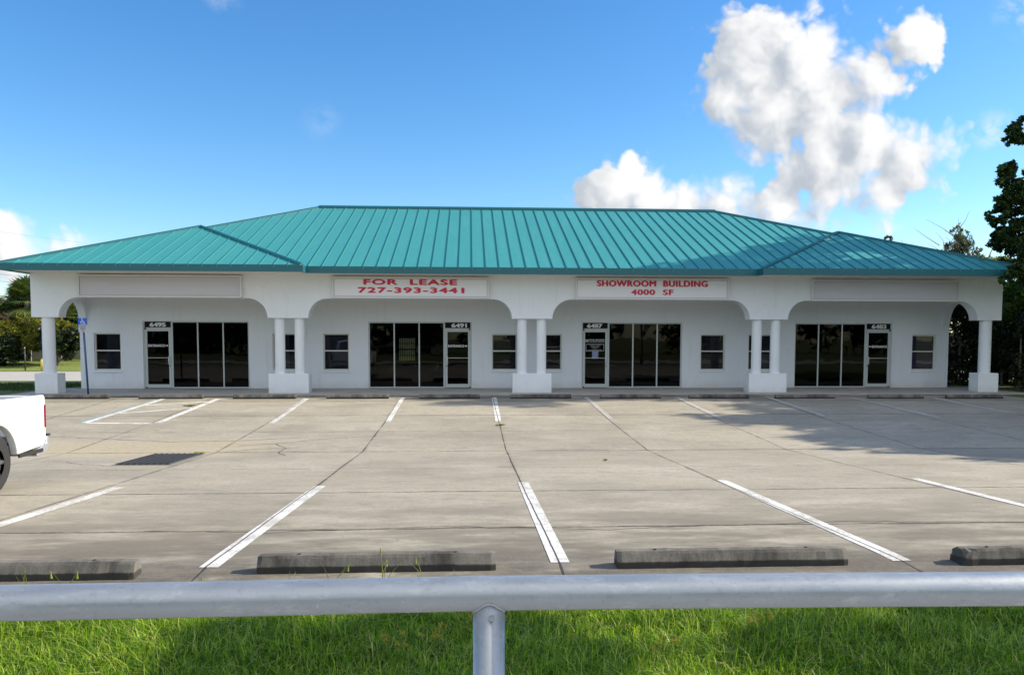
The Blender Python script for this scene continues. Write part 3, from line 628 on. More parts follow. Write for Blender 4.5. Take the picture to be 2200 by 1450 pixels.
# seams
sm = MB(); RW, RH = .008, .032
def seam(a, b, nrm):
    a = Vector(a); b = Vector(b); d = (b-a).normalized(); n = Vector(nrm).normalized(); q = d.cross(n).normalized()*RW
    vs = [a-q, a+q, a+q+n*RH, a-q+n*RH, b-q, b+q, b+q+n*RH, b-q+n*RH]
    sm.add(vs, [(0, 1, 2, 3), (4, 7, 6, 5), (3, 2, 6, 7), (0, 3, 7, 4), (1, 5, 6, 2)])
nf = (0, -PIT, 1); SP = .4165
x = -7.0
k = math.ceil((-XA-.0)/SP)
while k*SP+.15 < XA:
    xx = k*SP+.15; ax = abs(xx); k += 1
    y0 = YM if ax <= WI else YM+(ax-WI)              # valley for the part behind the wing
    y1 = YM+hd if ax <= RID else YM+(E_-ax)
    if y1-y0 < .2: continue
    seam(V3(1, xx, y0, ZET+PIT*(y0-YM)), V3(1, xx, y1, ZET+PIT*(y1-YM)), nf)
for s_ in (-1, 1):
    k = 1
    while WI+k*SP < E_:
        xx = WI+k*SP; y1 = YE+min(xx-WI, E_-xx); k += 1
        seam(V3(s_, xx, YE, ZET), V3(s_, xx, y1, ZET+PIT*(y1-YE)), nf)
    ns = (s_*PIT, 0, 1); y = YE+SP
    while y < YBK2-.3:
        run = min(y-YE, hw) if y < YV else min(E_-RID, E_-XA+(y-YV)) if y < YM+hd else min(hd, YBK2-y)
        run = min(run, hd)
        seam(V3(s_, E_, y, ZET), V3(s_, E_-run, y, ZET+PIT*run), ns); y += SP
sm.build('standing_seam', M['seam'], roof, weld=False)
# fascia: sloping metal edge with short seam stubs
fa = MB(); FH = .20
def fas(a, b, outw):
    a = Vector(a); b = Vector(b); o = Vector(outw)*.02; t_ = Vector((0, 0, .012))
    vs = [a+o+t_, b+o+t_, b+o-Vector((0, 0, FH)), a+o-Vector((0, 0, FH)), a-o*1.5+t_, b-o*1.5+t_, b-o*1.5-Vector((0, 0, FH)), a-o*1.5-Vector((0, 0, FH))]
    fa.add(vs, [(0, 1, 2, 3), (4, 7, 6, 5), (0, 4, 5, 1), (3, 2, 6, 7), (0, 3, 7, 4), (1, 5, 6, 2)])
fas(V3(1, -WI, YM, ZET), V3(1, WI, YM, ZET), (0, -1, 0))
for s_ in (-1, 1):
    fas(V3(s_, WI-.02, YE, ZET), V3(s_, E_+.02, YE, ZET), (0, -1, 0)); fas(V3(s_, WI, YE, ZET), V3(s_, WI, YM, ZET), (-s_, 0, 0)); fas(V3(s_, E_, YE, ZET), V3(s_, E_, YBK2, ZET), (s_, 0, 0))
fas(V3(1, -E_, YBK2, ZET), V3(1, E_, YBK2, ZET), (0, 1, 0))
fo = fa.build('fascia', M['teal_shaded'], roof, weld=False)
st_ = MB(); k = math.ceil(-WI/SP)
while k*SP+.15 < WI:
    xx = mx(k*SP+.15); st_.box(xx-.012, xx+.012, YM-.032, YM-.018, ZET-.07, ZET+.03); k += 1
for s_ in (-1, 1):
    k = 1
    while WI+k*SP < E_: xx = mx(s_*(WI+k*SP)); st_.box(xx-.012, xx+.012, YE-.032, YE-.018, ZET-.07, ZET+.03); k += 1
st_.build('seam_end', M['seam'], roof, weld=False)
# caps
def cap(a, b, wd, hgt=.05):
    """folded metal cap: two narrow sloping wings either side of the hip or ridge"""
    a = Vector(a); b = Vector(b); d = (b-a).normalized(); q = Vector((d.y, -d.x, 0)).normalized(); m = MB()
    up_ = Vector((0, 0, hgt)); drop = wd*PIT*(.72 if abs(d.z) > .05 else 1)
    def sec(p): return [p-q*wd+Vector((0, 0, hgt-drop)), p+up_+Vector((0, 0, .02)), p+q*wd+Vector((0, 0, hgt-drop)), p+q*wd+Vector((0, 0, -drop+.002)), p-q*wd+Vector((0, 0, -drop+.002))]
    A = sec(a); Bq = sec(b)
    m.add(A+Bq, [(0, 1, 6, 5), (1, 2, 7, 6), (2, 3, 8, 7), (4, 0, 5, 9), (0, 4, 3, 2, 1), (5, 6, 7, 8, 9)]); return m
for s_ in (-1, 1):
    cap(V3(s_, WI, YE, ZET), V3(s_, XA, YA, ZA), .07).build('hip_cap', M['teal_shaded'], roof)
    cap(V3(s_, E_, YE, ZET), V3(s_, XA, YA, ZA), .07).build('hip_cap', M['teal_shaded'], roof)
    cap(V3(s_, XA, YA, ZA), V3(s_, XA, YV, ZA), .07).build('ridge_cap', M['teal_shaded'], roof)
    cap(V3(s_, XA, YV, ZA), V3(s_, RID, YM+hd, ZR), .07).build('hip_cap', M['teal_shaded'], roof)
    cap(V3(s_, E_, YBK2, ZET), V3(s_, RID, YM+hd, ZR), .07).build('hip_cap', M['teal_shaded'], roof)
cap(V3(1, -RID-.05, YM+hd, ZR), V3(1, RID+.05, YM+hd, ZR), .13, .075).build('ridge_cap', M['teal_shaded'], roof)
# soffit under the overhang (ring outside the wall line)
sf = MB(); zS = ZEB+.03
sf.box(mx(-E_)+.04, mx(E_)-.04, YM+.04, YB+.02, zS, zS+.02)
for s_ in (-1, 1):
    a, b = sorted((mx(s_*(WI+.04)), mx(s_*(E_-.04)))); sf.box(a, b, YE+.04, YM+.04, zS, zS+.02)
    a, b = sorted((mx(s_*15.0), mx(s_*(E_-.04)))); sf.box(a, b, YB+.02, YBK2-.04, zS, zS+.02)
sf.box(mx(-15.0), mx(15.0), YBK, YBK2-.04, zS, zS+.02)
sf.build('soffit', M['soffit'], B, weld=False)

# ------------------------------------------------------------------ sign boxes
def sign_box(x0, x1, z0, z1, label, lines, blank=False, inset=.055):
    t = empty('sign_box', ((x0+x1)/2, YB-.06, (z0+z1)/2), label, 'sign', 'sign boxes on the arcade beam')
    y1 = YB-.001; y0 = YB-.13
    f = MB(); e = inset
    f.box(x0, x0+e, y0, y1, z0, z1); f.box(x1-e, x1, y0, y1, z0, z1); f.box(x0+e, x1-e, y0, y1, z0, z0+e); f.box(x0+e, x1-e, y0, y1, z1-e, z1)
    f.build('frame', M['signframe'], t, bevel=.006)
    p = MB(); p.box(x0+e, x1-e, y0+.03, y1, z0+e, z1-e); fc = p.build('face', M['signblank'] if blank else M['signface'], t)
    g = MB(); q = .012
    for (a, b, c, d) in ((x0+e, x0+e+q, z0+e, z1-e), (x1-e-q, x1-e, z0+e, z1-e), (x0+e+q, x1-e-q, z0+e, z0+e+q), (x0+e+q, x1-e-q, z1-e-q, z1-e)): g.box(a, b, y0+.022, y0+.03, c, d)
    g.build('retainer', mat('grey_retainer', (.32, .33, .36), .5), t)
    for (s_, a, b, c, d) in lines: text('lettering', s_, M['red'], t, a, b, c, d, y0+.0285, .060 if 'LEASE' in s_ or '-' in s_ else .046, .004, 1.12)
sign_box(-12.19, -7.16, 3.045, 3.745, 'blank faded grey sign box above the door numbered 6495', [], True)
sign_box(-4.345, .631, 3.05, 3.725, 'white sign box reading FOR LEASE with a phone number in red', [('FOR  LEASE', -3.36, -.375, 3.472, 3.655), ('727-393-3441', -3.545, -.155, 3.215, 3.40)])
sign_box(3.408, 8.432, 3.045, 3.73, 'white sign box reading SHOWROOM BUILDING 4000 SF in red', [('SHOWROOM  BUILDING', 4.10, 7.74, 3.46, 3.66), ('4000  SF', 5.22, 6.62, 3.19, 3.375)])
sign_box(11.195, 16.169, 3.03, 3.715, 'blank shaded grey sign box above the door numbered 6483', [], True)

bl = empty('vertical_blind', (-8.1, YW+.34, 0), 'dark vertical blind behind the rightmost pane beside door 6495', 'blind')
m = MB()
for k in range(13): x_ = -8.50+k*.068; m.quad((x_, YW+.33, .06), (x_+.05, YW+.36, .06), (x_+.05, YW+.36, 2.3), (x_, YW+.33, 2.3))
m.build('slats', mat('blind_slat', (.16, .15, .14), .8), bl, weld=False)
m = MB(); m.box(-8.52, -7.6, YW+.32, YW+.37, 2.3, 2.34); m.build('head_rail', M['dark'], bl)
cd = empty('hanging_cord', (13.05, YW+.2, 1.1), 'thin pale cord hanging behind the middle pane beside door 6483', 'cord')
m = MB(); m.tube([(13.09, YW+.2, 2.32), (13.08, YW+.2, 2.0), (13.06, YW+.2, 1.75), (13.0, YW+.2, 1.35), (12.97, YW+.2, 1.12)], [.008, .009, .011, .012, .014], 6); m.build('strand', mat('pale_cord', (.9, .85, .75), .7), cd)
# board inside the first window, paper on door handled above
bd = empty('notice_board', (-9.80, YW+.16, .08), 'grey blue notice board standing inside the glass beside door 6495', 'board')
mb = MB(); mb.box(-10.06, -9.52, YW+.15, YW+.17, .08, .76); mb.build('panel', M['board'], bd)
for k, z in enumerate((.62, .52, .42, .32, .18)): text('lettering', ['FOR LEASE', 'OFFICE SPACE', 'CALL TODAY', 'SHOWROOM', '393-3441'][k], M['dark'] if k == 4 else mat('dim_lettering', (.20, .25, .28), .6), bd, -9.99, -9.60, z-.02, z+.03 if k < 4 else z+.06, YW+.149, .01, .002)

# ------------------------------------------------------------------ accessible parking sign
AS = empty('parking_sign', (-11.33, 24.3, 0), 'blue accessible parking sign on a leaning blue pole before the leftmost window', 'sign')
p0 = Vector((-11.33, 24.3, -.02)); p1 = Vector((-11.432, 24.3, 2.36))
M['bluepole'] = mat('blue_painted_steel', (.035, .075, .20), .45, var=.1, vscale=10); M['bluesign'] = mat('blue_sign_face', (.01, .10, .50), .35); M['greysign'] = mat('white_sign_plate', (.42, .43, .45), .5)
m = MB(); m.tube([p0, p1], .028, 12); m.build('pole', M['bluepole'], AS)
m = MB(); m.box(-11.56, -11.30, 24.262, 24.270, 2.165, 2.365); sg = m.build('upper_plate', M['bluesign'], AS, bevel=.003)
m = MB(); m.box(-11.545, -11.285, 24.262, 24.270, 1.945, 2.158); sl = m.build('lower_plate', M['greysign'], AS, bevel=.003)
for k, (s_, hw_) in enumerate((('PARKING BY', .10), ('DISABLED', .085), ('PERMIT', .07), ('ONLY', .05))):
    z = 2.12-k*.045; text('lettering', s_, M['bluepole'], sl, -11.415-hw_, -11.415+hw_, z-.012, z+.014, 24.2605, .01, .002)
m = MB(); cxs, czs = -11.425, 2.235
pts = [(cxs+.048*math.cos(t), 24.259, czs+.048*math.sin(t)) for t in [R(130+ 260*i/18) for i in range(19)]]; m.tube(pts, .007, 6)
m.tube([(cxs-.012, 24.259, czs+.085), (cxs-.008, 24.259, czs+.012), (cxs+.045, 24.259, czs+.008), (cxs+.065, 24.259, czs-.05), (cxs+.085, 24.259, czs-.045)], .008, 6)
m.tube([(cxs-.01, 24.259, czs+.045), (cxs+.035, 24.259, czs+.045)], .006, 6); m.tube([(cxs-.014, 24.262, czs+.105), (cxs-.014, 24.256, czs+.105)], .014, 12)
m.build('wheelchair_symbol', M['whitetext'], sg)

# ------------------------------------------------------------------ foreground pipe rail
def pipemat():
    m = bpy.data.materials.new('galvanised_pipe'); m.use_nodes = True; t = NT(m.node_tree); b = m.node_tree.nodes['Principled BSDF']
    g = t.n('ShaderNodeNewGeometry').outputs['Position']
    n1 = t.noise(t.vm('MULTIPLY', g, (1, 3, 3)), 5, 5, .6); n2 = t.noise(g, 70, 5, .7)
    c = t.mix(n1, (.29, .325, .36), (.42, .455, .49)); c = t.mix(t.smooth(n2, .50, .8, 0, .6), c, (.22, .23, .25)); c = t.mix(t.smooth(t.noise(t.vm('MULTIPLY', g, (.35, 1, 1)), 30, 5, .75), .52, .70, 0, .35), c, (.62, .65, .68))
    sp_ = t.noise(t.vm('ADD', g, (3, 0, 0)), 17, 4, .7); c = t.mix(t.smooth(sp_, .68, .74, 0, .6), c, (.58, .60, .62))
    t.l(c, b.inputs['Base Color']); b.inputs['Metallic'].default_value = .55; t.l(t.smooth(n1, .2, .8, .36, .50), b.inputs['Roughness'])
    bn = t.n('ShaderNodeBump'); bn.inputs['Strength'].default_value = .12; bn.inputs['Distance'].default_value = .002; t.l(n2, bn.inputs['Height']); t.l(bn.outputs[0], b.inputs['Normal']); return m
M['pipe'] = pipemat()
RL = empty('pipe_railing', (.05, 2.0, 0), 'galvanised steel pipe railing with one post in the foreground', 'railing')
zr = 1.83-.3263*2.0
m = MB(); m.tube([(-7, 1.905, zr+.0), (-1.148, 1.980, 1.83-.3296*1.98), (-.55, 1.992, zr-.0015), (.05, 2.0, zr), (.7, 1.99, zr-.0), (1.447, 1.97, 1.83-.3312*1.97), (7, 1.90, zr-.012)], .0436, 48); m.build('top_rail', M['pipe'], RL)
m = MB(); m.tube([(.051, 2.0, .02), (.0505, 2.0, .5), (.049, 2.0, zr-.012)], .0408, 48); m.build('post', M['pipe'], RL)
m = MB()
ring = []
for k in range(41):
    t_ = 2*math.pi*k/40; x_ =   .049+.0418*math.cos(t_); y_ = 2.0+.0418*math.sin(t_); dz_ = math.sqrt(.0444**2-(y_-2.0)**2); ring.append((x_+random.gauss(0, .0004), y_, zr-dz_+random.gauss(0, .0006)))
ring[-1] = ring[0]; m.tube(ring, .0030, 8, cap=False); m.build('weld', mat('weld_bead', (.40, .42, .44), .5, .5, var=.2, vscale=80), RL)
m = MB(); m.tube([(.055, 1.960, zr-.050), (.055, 1.952, zr-.050)], .007, 10); m.build('bolt', M['pipe'], RL)
for s_ in (-1, 1):
    m = MB(); m.tube([(.05+s_*3.6, 2.0-.035, .02), (.05+s_*3.6, 2.0-.035, zr-.02)], .0435, 32); m.build('post', M['pipe'], RL)

# ------------------------------------------------------------------ vegetation helpers
def leafmat(name, cols, trans=.35, rough=.5):
    m = bpy.data.materials.new(name); m.use_nodes = True; t = NT(m.node_tree); m.node_tree.nodes.clear()
    g = t.n('ShaderNodeNewGeometry')
    c = t.ramp(g.outputs['Random Per Island'], [(i/(len(cols)-1), cc) for i, cc in enumerate(cols)])
    b = t.n('ShaderNodeBsdfPrincipled'); b.inputs['Roughness'].default_value = rough; b.inputs['Specular IOR Level'].default_value = .35; t.l(c, b.inputs['Base Color'])
    tr = t.n('ShaderNodeBsdfTranslucent'); t.l(t.mix(1.0, c, (1.0, 1.15, .5), 'MULTIPLY'), tr.inputs[0])
    mx_ = t.n('ShaderNodeMixShader'); mx_.inputs[0].default_value = trans; t.l(b.outputs[0], mx_.inputs[1]); t.l(tr.outputs[0], mx_.inputs[2])
    o = t.n('ShaderNodeOutputMaterial'); t.l(mx_.outputs[0], o.inputs[0]); return m
M['bark'] = mat('bark', (.16, .13, .10), .95, var=.35, vscale=12, bump=.6, bscale=30, stretch=(1, 1, .3))
M['palebark'] = mat('pale_bark', (.34, .30, .26), .95, var=.3, vscale=8, stretch=(1, 1, .3))
def mesh_np(name, verts, nv, mat_, parent=None, loc=(0, 0, 0)):
    """verts (F, nv, 3): F separate polygons"""
    Fn = verts.shape[0]; me = bpy.data.meshes.new(name)
    me.vertices.add(Fn*nv); me.vertices.foreach_set('co', (verts.reshape(-1, 3)-np.array(loc)).astype(np.float32).ravel())
    me.loops.add(Fn*nv); me.loops.foreach_set('vertex_index', np.arange(Fn*nv, dtype=np.int32))
    me.polygons.add(Fn); me.polygons.foreach_set('loop_start', np.arange(0, Fn*nv, nv, dtype=np.int32)); me.polygons.foreach_set('loop_total', np.full(Fn, nv, dtype=np.int32))
    me.update(); me.validate(); me.materials.append(mat_)
    o = bpy.data.objects.new(name, me); COL.objects.link(o)
    if parent: o.parent = parent
    else: o.location = loc
    return o
def rdir(n):
    v = rng.normal(size=(n, 3)); return v/np.linalg.norm(v, axis=1)[:, None]
def leaves(clumps, n, size, sub=9, subr=.38, flat=1.0):
    """clumps (x,y,z,r): leaves sit on the shells of small sub-clumps spread through every clump"""
    cl = np.array(clumps, float); wgt = cl[:, 3]**2.3; wgt /= wgt.sum()
    out = []
    for c, wg in zip(cl, wgt):
        k = max(30, int(n*wg)); ns = max(3, int(sub*(1+c[3])))
        sd = rdir(ns); sr_ = c[3]*(.35+.65*rng.random(ns)**.6); cen = c[:3]+sd*sr_[:, None]*[1, 1, flat]; rad = c[3]*subr*(.6+.8*rng.random(ns))
        idx = rng.integers(0, ns, k); d = rdir(k); rr_ = rad[idx]*(.45+.6*rng.random(k)); pos = cen[idx]+d*rr_[:, None]*[1, 1, .8]
        out.append(pos)
    pos = np.concatenate(out); k = len(pos)
    nrm = rdir(k)+np.array([0, 0, .6]); nrm /= np.linalg.norm(nrm, axis=1)[:, None]
    t = np.cross(nrm, rdir(k)); t /= np.linalg.norm(t, axis=1)[:, None]+1e-9; b = np.cross(nrm, t)
    s_ = size*(.6+.8*rng.random(k))[:, None]
    return np.stack([pos-t*s_, pos-b*s_*.45, pos+t*s_, pos+b*s_*.45], 1)
def limbs(mb, base, top, clumps, r0_, rnd=.25, n=8):
    base = Vector(base); top = Vector(top)
    pts = [base+(top-base)*i/5+Vector((random.gauss(0, .06), random.gauss(0, .06), 0))*(i > 0) for i in range(6)]
    mb.tube(pts, [r0_*(1-.14*i) for i in range(6)], 10)
    for c in clumps:
        e = Vector(c[:3]); a = pts[random.randint(2, 5)]; mid = (a+e)/2+Vector((random.gauss(0, rnd), random.gauss(0, rnd), random.gauss(0, rnd)+.15))
        mb.tube([a, (a+mid)/2, mid, (mid+e)/2, e], [r0_*.42, r0_*.34, r0_*.26, r0_*.17, r0_*.08], 6, cap=False)
def tree(name, base, top, clumps, n, size, lm, label, cat, group=None, r0_=.2, sub=9, subr=.38, bark='bark', flat=1.0):
    t = empty(name, base, label, cat, group)
    m = MB(); limbs(m, base, top, clumps, r0_); m.build('trunk', M[bark], t, weld=False)
    o = mesh_np('crown', leaves(clumps, n, size, sub, subr, flat), 4, lm, None, base); o.location = (0, 0, 0); o.parent = t
    return t
LM_dark = leafmat('dark_oak_leaves', [(.012, .022, .006), (.022, .042, .010), (.035, .065, .014), (.055, .09, .02)], .2)
LM_mid = leafmat('green_shrub_leaves', [(.03, .06, .012), (.06, .11, .02), (.10, .15, .02), (.14, .17, .03)], .35)
LM_yel = leafmat('yellowing_shrub_leaves', [(.05, .08, .012), (.11, .13, .015), (.19, .18, .018), (.25, .20, .02)], .35)
LM_shade = leafmat('deep_green_leaves', [(.008, .016, .005), (.016, .03, .008), (.03, .05, .012)], .15)
LM_grey = leafmat('grey_green_leaves', [(.06, .08, .05), (.10, .12, .075), (.15, .17, .11)], .3)
LM_palm = leafmat('palm_frond', [(.06, .10, .025), (.11, .15, .04), (.17, .19, .06)], .3)
LM_bright = leafmat('bright_green_leaves', [(.05, .10, .01), (.10, .17, .02), (.16, .24, .03)], .4)

# --- right: big dark tree beside the building
cl = [(19.15, 27, 9.0, .5), (19.6, 27.2, 8.6, .45), (18.7, 27, 8.7, .25), (18.75, 27, 7.3, .55), (18.5, 26.8, 6.5, .45), (18.25, 26.8, 6.0, .42), (19.2, 26.8, 6.6, .7), (18.3, 26.6, 5.2, .5), (19.0, 26.8, 5.4, .75), (18.7, 26.2, 4.5, .7), (19.6, 26.6, 4.4, .8), (19.9, 27, 7.3, .7), (19.5, 25.5, 4.6, .6),
      (16.9, 23.8, 3.95, .28), (16.6, 23.7, 3.75, .20), (17.2, 23.8, 4.25, .34), (16.3, 23.7, 3.62, .13), (17.2, 23.8, 3.6, .28), (17.4, 24.0, 4.7, .35), (18.0, 24.3, 4.4, .5)]
cl2 = []
while len(cl2) < 44:
    q = (random.uniform(20.5, 26.5), random.uniform(24.6, 31.5), random.uniform(3.0, 12.6), random.uniform(1.0, 1.7))
    if (q[0]-q[3]*1.3)/q[1] > .745: cl2.append(q)
DT = tree('dark_tree', (22.9, 26.8, 0), (23.3, 27.0, 8.5), cl, 44000, .075, leafmat('glossy_dark_leaves', [(.010, .020, .006), (.020, .042, .010), (.038, .075, .014), (.075, .12, .02)], .3), 'tall dark green tree beside the right end of the roof, cut by the right edge', 'tree', r0_=.30, sub=19, subr=.24)
m = MB(); limbs(m, (22.9, 26.8, 0), (23.6, 27.6, 10.5), cl2, .26); m.build('limb', M['bark'], DT, weld=False)
o = mesh_np('crown', leaves(cl2, 52000, .15, 10, .34), 4, LM_dark, None); o.parent = DT; o.location = (-22.9, -26.8, 0)
# --- trees off to the right whose shade falls on the lot and the roof
OT = [((22.8, 16.2), 7.2, .8, 'shade tree nearest the street in the row right of the lot'), ((23.4, 18.6), 8.6, 1.3, 'second shade tree from the street in the row right of the lot'), ((23.4, 20.8), 9.4, 1.3, 'third shade tree from the street in the row right of the lot'), ((22.8, 23.2), 8.2, 1.2, 'shade tree standing tight beside the big dark tree')]
for (x_, y_), h_, w_, lab in OT:
    c = [(x_+random.gauss(0, w_*.8), y_+max(-1.1, min(1.3, random.gauss(0, w_*.6))), 2.4+(h_-2.4)*random.random()**.85, random.uniform(.7, 1.25)) for _ in range(26)]
    tree('shade_tree', (x_, y_, 0), (x_, y_, h_*.7), c, 24000, .15, LM_dark, lab, 'tree', 'shade trees along the right side', r0_=.22, sub=10, subr=.36)
# trees across the street behind the photographer (mirrored in the dark glass)
c = [(random.uniform(-48, 48), random.uniform(-34, -29), random.uniform(.5, 6.5), random.uniform(1.6, 2.8)) for _ in range(110)]
o = mesh_np('wood', leaves(c, 26000, .42, 9, .45), 4, LM_dark, None); tag(o, 'dark belt of trees across the street, mirrored in the shop glass', 'trees', kind='stuff')
# street tree by the sidewalk, right
c = [(7.9, 5.35, 5.3, .42), (8.6, 5.2, 5.6, .5), (9.2, 5.45, 5.7, .42), (8.3, 5.0, 5.2, .35), (9.0, 4.9, 5.2, .35), (13.0, 5.3, 6.4, .42), (13.7, 5.2, 6.6, .48), (13.2, 4.9, 6.2, .38), (14.2, 5.5, 6.4, .45), (14.0, 4.9, 6.5, .42)]
tree('street_tree', (11.2, 5.2, 0), (11.2, 5.2, 4.4), c, 26000, .085, LM_mid, 'small street tree by the sidewalk right of the railing', 'tree', r0_=.1)
# hedge behind the right column
def hedge(name, x0, x1, y0, y1, z0, z1, k, n, size, lm, label, cat='hedge', group=None):
    c = [(random.uniform(x0, x1), random.uniform(y0, y1), z0+(z1-z0)*random.random()**.8, random.uniform(.45, .85)) for _ in range(k)]
    t = empty(name, ((x0+x1)/2, (y0+y1)/2, 0), label, cat, group)
    m = MB()
    for q in c[::3]: m.tube([(q[0], q[1], 0), (q[0]+random.gauss(0, .1), q[1], q[2]*.5), q[:3]], [.05, .04, .015], 6, cap=False)
    m.build('stem', M['bark'], t, weld=False)
    o = mesh_np('foliage', leaves(c, n, size, 8, .42), 4, lm, None, t.location); o.location = (0, 0, 0); o.parent = t
hedge('hedge', 17.9, 25, 30.0, 32.6, .1, 3.6, 74, 60000, .075, LM_shade, 'tall dark hedge behind the rightmost column')
hedge('shrub', 20.2, 24.5, 28.6, 29.6, 2.6, 3.9, 12, 9000, .075, LM_bright, 'bright green shrub top catching sun beside the right roof corner', 'shrub')
hedge('shrub', 17.6, 23, 24.2, 27.6, .1, 2.2, 22, 20000, .07, LM_shade, 'deep shaded shrub right of the rightmost pedestal', 'shrub') if False else None
hedge('hedge', 19.5, 24.5, 33.2, 34.6, .05, 1.9, 30, 20000, .085, LM_shade, 'low dark hedge far behind the rightmost column')
hedge('hedge', 18.6, 24, 25.6, 28.6, .05, 2.5, 34, 28000, .075, LM_shade, 'shaded low hedge at the right edge beyond the lot')
# far right trees beyond the roof
c = [(36.2, 60, 7.6, .8), (37.0, 60, 8.6, .7), (37.6, 60, 10.0, .55), (37.7, 60, 9.0, .9), (38.3, 60, 8.3, .9), (38.7, 60, 7.2, .9), (37.2, 60, 7.2, 1.0), (39.1, 60, 8.0, .4), (35.9, 60, 7.0, .8), (37.0, 60, 5.5, 1.4), (38.4, 60, 5.6, 1.4)]
FT = tree('conical_tree', (37.7, 60, 0), (37.7, 60, 9.3), c, 9000, .12, LM_grey, 'far pointed grey green tree with bare twigs beyond the roof right end', 'tree', r0_=.2, bark='palebark')
m = MB()
for k in range(26):
    a = Vector((37.6+random.gauss(0, .5), 60, random.uniform(7.5, 10))); e = a+Vector((random.gauss(0, 1.0), random.gauss(0, .3), random.uniform(.5, 1.7))); m.tube([a, (a+e)/2+Vector((random.gauss(0, .15), 0, .1)), e], [.035, .022, .008], 5, cap=False)
m.tube([(40.2, 60, 6.2), (38.9, 60, 7.6), (38.0, 60, 9.2), (37.5, 60, 10.2)], [.16, .13, .09, .03], 7, cap=False); m.tube([(39.4, 60, 7.2), (40.1, 60, 8.0), (40.4, 60, 8.8)], [.1, .07, .02], 6, cap=False)
m.build('bare_branch', M['palebark'], FT, weld=False)
c = [(32.1, 60, 9.3, .32), (32.3, 60, 8.8, .4), (32.2, 60, 8.0, .6), (33, 60, 7.5, .7)]
T2 = tree('conical_tree', (32.2, 60, 0), (32.2, 60, 8.8), c, 1500, .12, LM_grey, 'tip of a far tree just above the right hip of the roof', 'tree', r0_=.14, bark='palebark')
m = MB()
for k in range(10):
    a = Vector((33.6+random.gauss(0, .5), 60, 8.0)); e = a+Vector((random.gauss(0, .5), 0, random.uniform(.8, 1.6))); m.tube([a, e], [.02, .006], 4, cap=False)
m.build('bare_branch', M['palebark'], T2, weld=False)
# yellow-green growth just over the roof edge far right
hedge('shrub', 37.5, 41.5, 57, 59, 5.4, 7.4, 12, 4000, .13, LM_yel, 'yellow green treetops just above the right roof edge', 'shrub')

# --- left background
def palm(base, h, rad, nf, label, droop=1.0):
    t = empty('palm_tree', base, label, 'palm tree'); b = Vector(base); m = MB()
    m.tube([b, b+Vector((.05, 0, h*.5)), b+Vector((0, 0, h))], [.17, .14, .16], 10); m.build('trunk', M['palebark'], t, weld=False)
    fr_ = []; c0 = b+Vector((0, 0, h))
    for k in range(nf):
        az = random.uniform(0, 2*math.pi); el = random.uniform(-.9, 1.4); L = rad*random.uniform(.75, 1.1); d = Vector((math.cos(az)*math.cos(el), math.sin(az)*math.cos(el), math.sin(el)))
        tip = c0+d*L*.5; side = d.cross(Vector((0, 0, 1))).normalized() if abs(d.z) < .99 else Vector((1, 0, 0)); upv = side.cross(d)
        for j in range(26):       # fan leaflets
            a = -1.9+3.8*j/25; dr_ = (d*math.cos(a)+side*math.sin(a)+upv*.12*math.cos(a)).normalized(); ll = L*.62*(1-.25*abs(a)/1.9)*random.uniform(.85, 1.1)
            e = tip+dr_*ll; e.z -= droop*.28*ll*random.uniform(.5, 1.3); wv_ = dr_.cross(upv).normalized()*L*.028
            mdp = tip+dr_*ll*.5
            fr_.append([tuple(tip), tuple(mdp+wv_), tuple(e), tuple(mdp-wv_)])
        m2 = [tuple(c0), tuple(c0+side*.02), tuple(tip+side*.01), tuple(tip-side*.01)]; fr_.append(m2)
    o = mesh_np('crown', np.array(fr_), 4, LM_palm, None, base); o.location = (0, 0, 0); o.parent = t
palm((-28.4, 53.0, .1), 3.95, 1.75, 66, 'fan palm rising behind the shrubs left of the building')
palm((-31.2, 54, .1), 3.1, 1.5, 40, 'low fan palm at the left edge behind the truck')
palm((-26.4, 53, .1), 3.1, 1.6, 50, 'shorter fan palm half hidden by the leftmost column')
LM_brown = leafmat('brown_red_leaves', [(.05, .03, .018), (.08, .05, .03), (.06, .06, .02)], .2)
c = [(-30.0, 51, 3.0, 1.0), (-30.9, 50, 3.6, 1.0), (-29.3, 51.5, 2.2, 1.0), (-31.6, 50.5, 2.5, 1.0)]
tree('brown_tree', (-30.2, 51, .1), (-30.2, 51, 2.8), c, 7000, .11, LM_brown, 'brownish leaved small tree at the left edge behind the truck', 'tree', r0_=.1)
for (x_, y_, h_, w_, lab) in ((-30.0, 54.5, 4.3, 1.3, 'taller loose green tree behind the palms at left'), (-25.6, 54.5, 3.9, 1.1, 'loose green tree behind the bushes seen through the leftmost arch'), (-33.0, 54.0, 3.6, 1.3, 'olive green tree at the far left edge')):
    c = [(x_+random.gauss(0, w_*.7), y_+random.gauss(0, .5), h_*random.uniform(.35, .95), random.uniform(.5, .95)) for _ in range(14)]
    tree('background_tree', (x_, y_, .1), (x_, y_, h_*.6), c, 11000, .12, LM_mid, lab, 'tree', 'trees beyond the side street', r0_=.12, sub=10, subr=.32)
for (x_, y_, w_, z_, lm, lab) in ((-28.2, 49.9, 2.0, 1.75, LM_yel, 'yellowing bush left of the leftmost column'), (-25.2, 50.2, 1.5, 1.85, LM_yel, 'yellowing bush seen under the arch left of the wall corner'), (-30.6, 49.6, 1.5, 1.45, LM_mid, 'green bush at the left edge behind the truck')):
    c = [(x_+random.gauss(0, w_*.5), y_+random.gauss(0, .4), z_+random.uniform(-.5, .65), random.uniform(.45, .8)) for _ in range(16)]
    tree('bush', (x_, y_, .05), (x_, y_, z_*.7), c, 12000, .09, lm, lab, 'bush', 'bushes by the side street', r0_=.07)
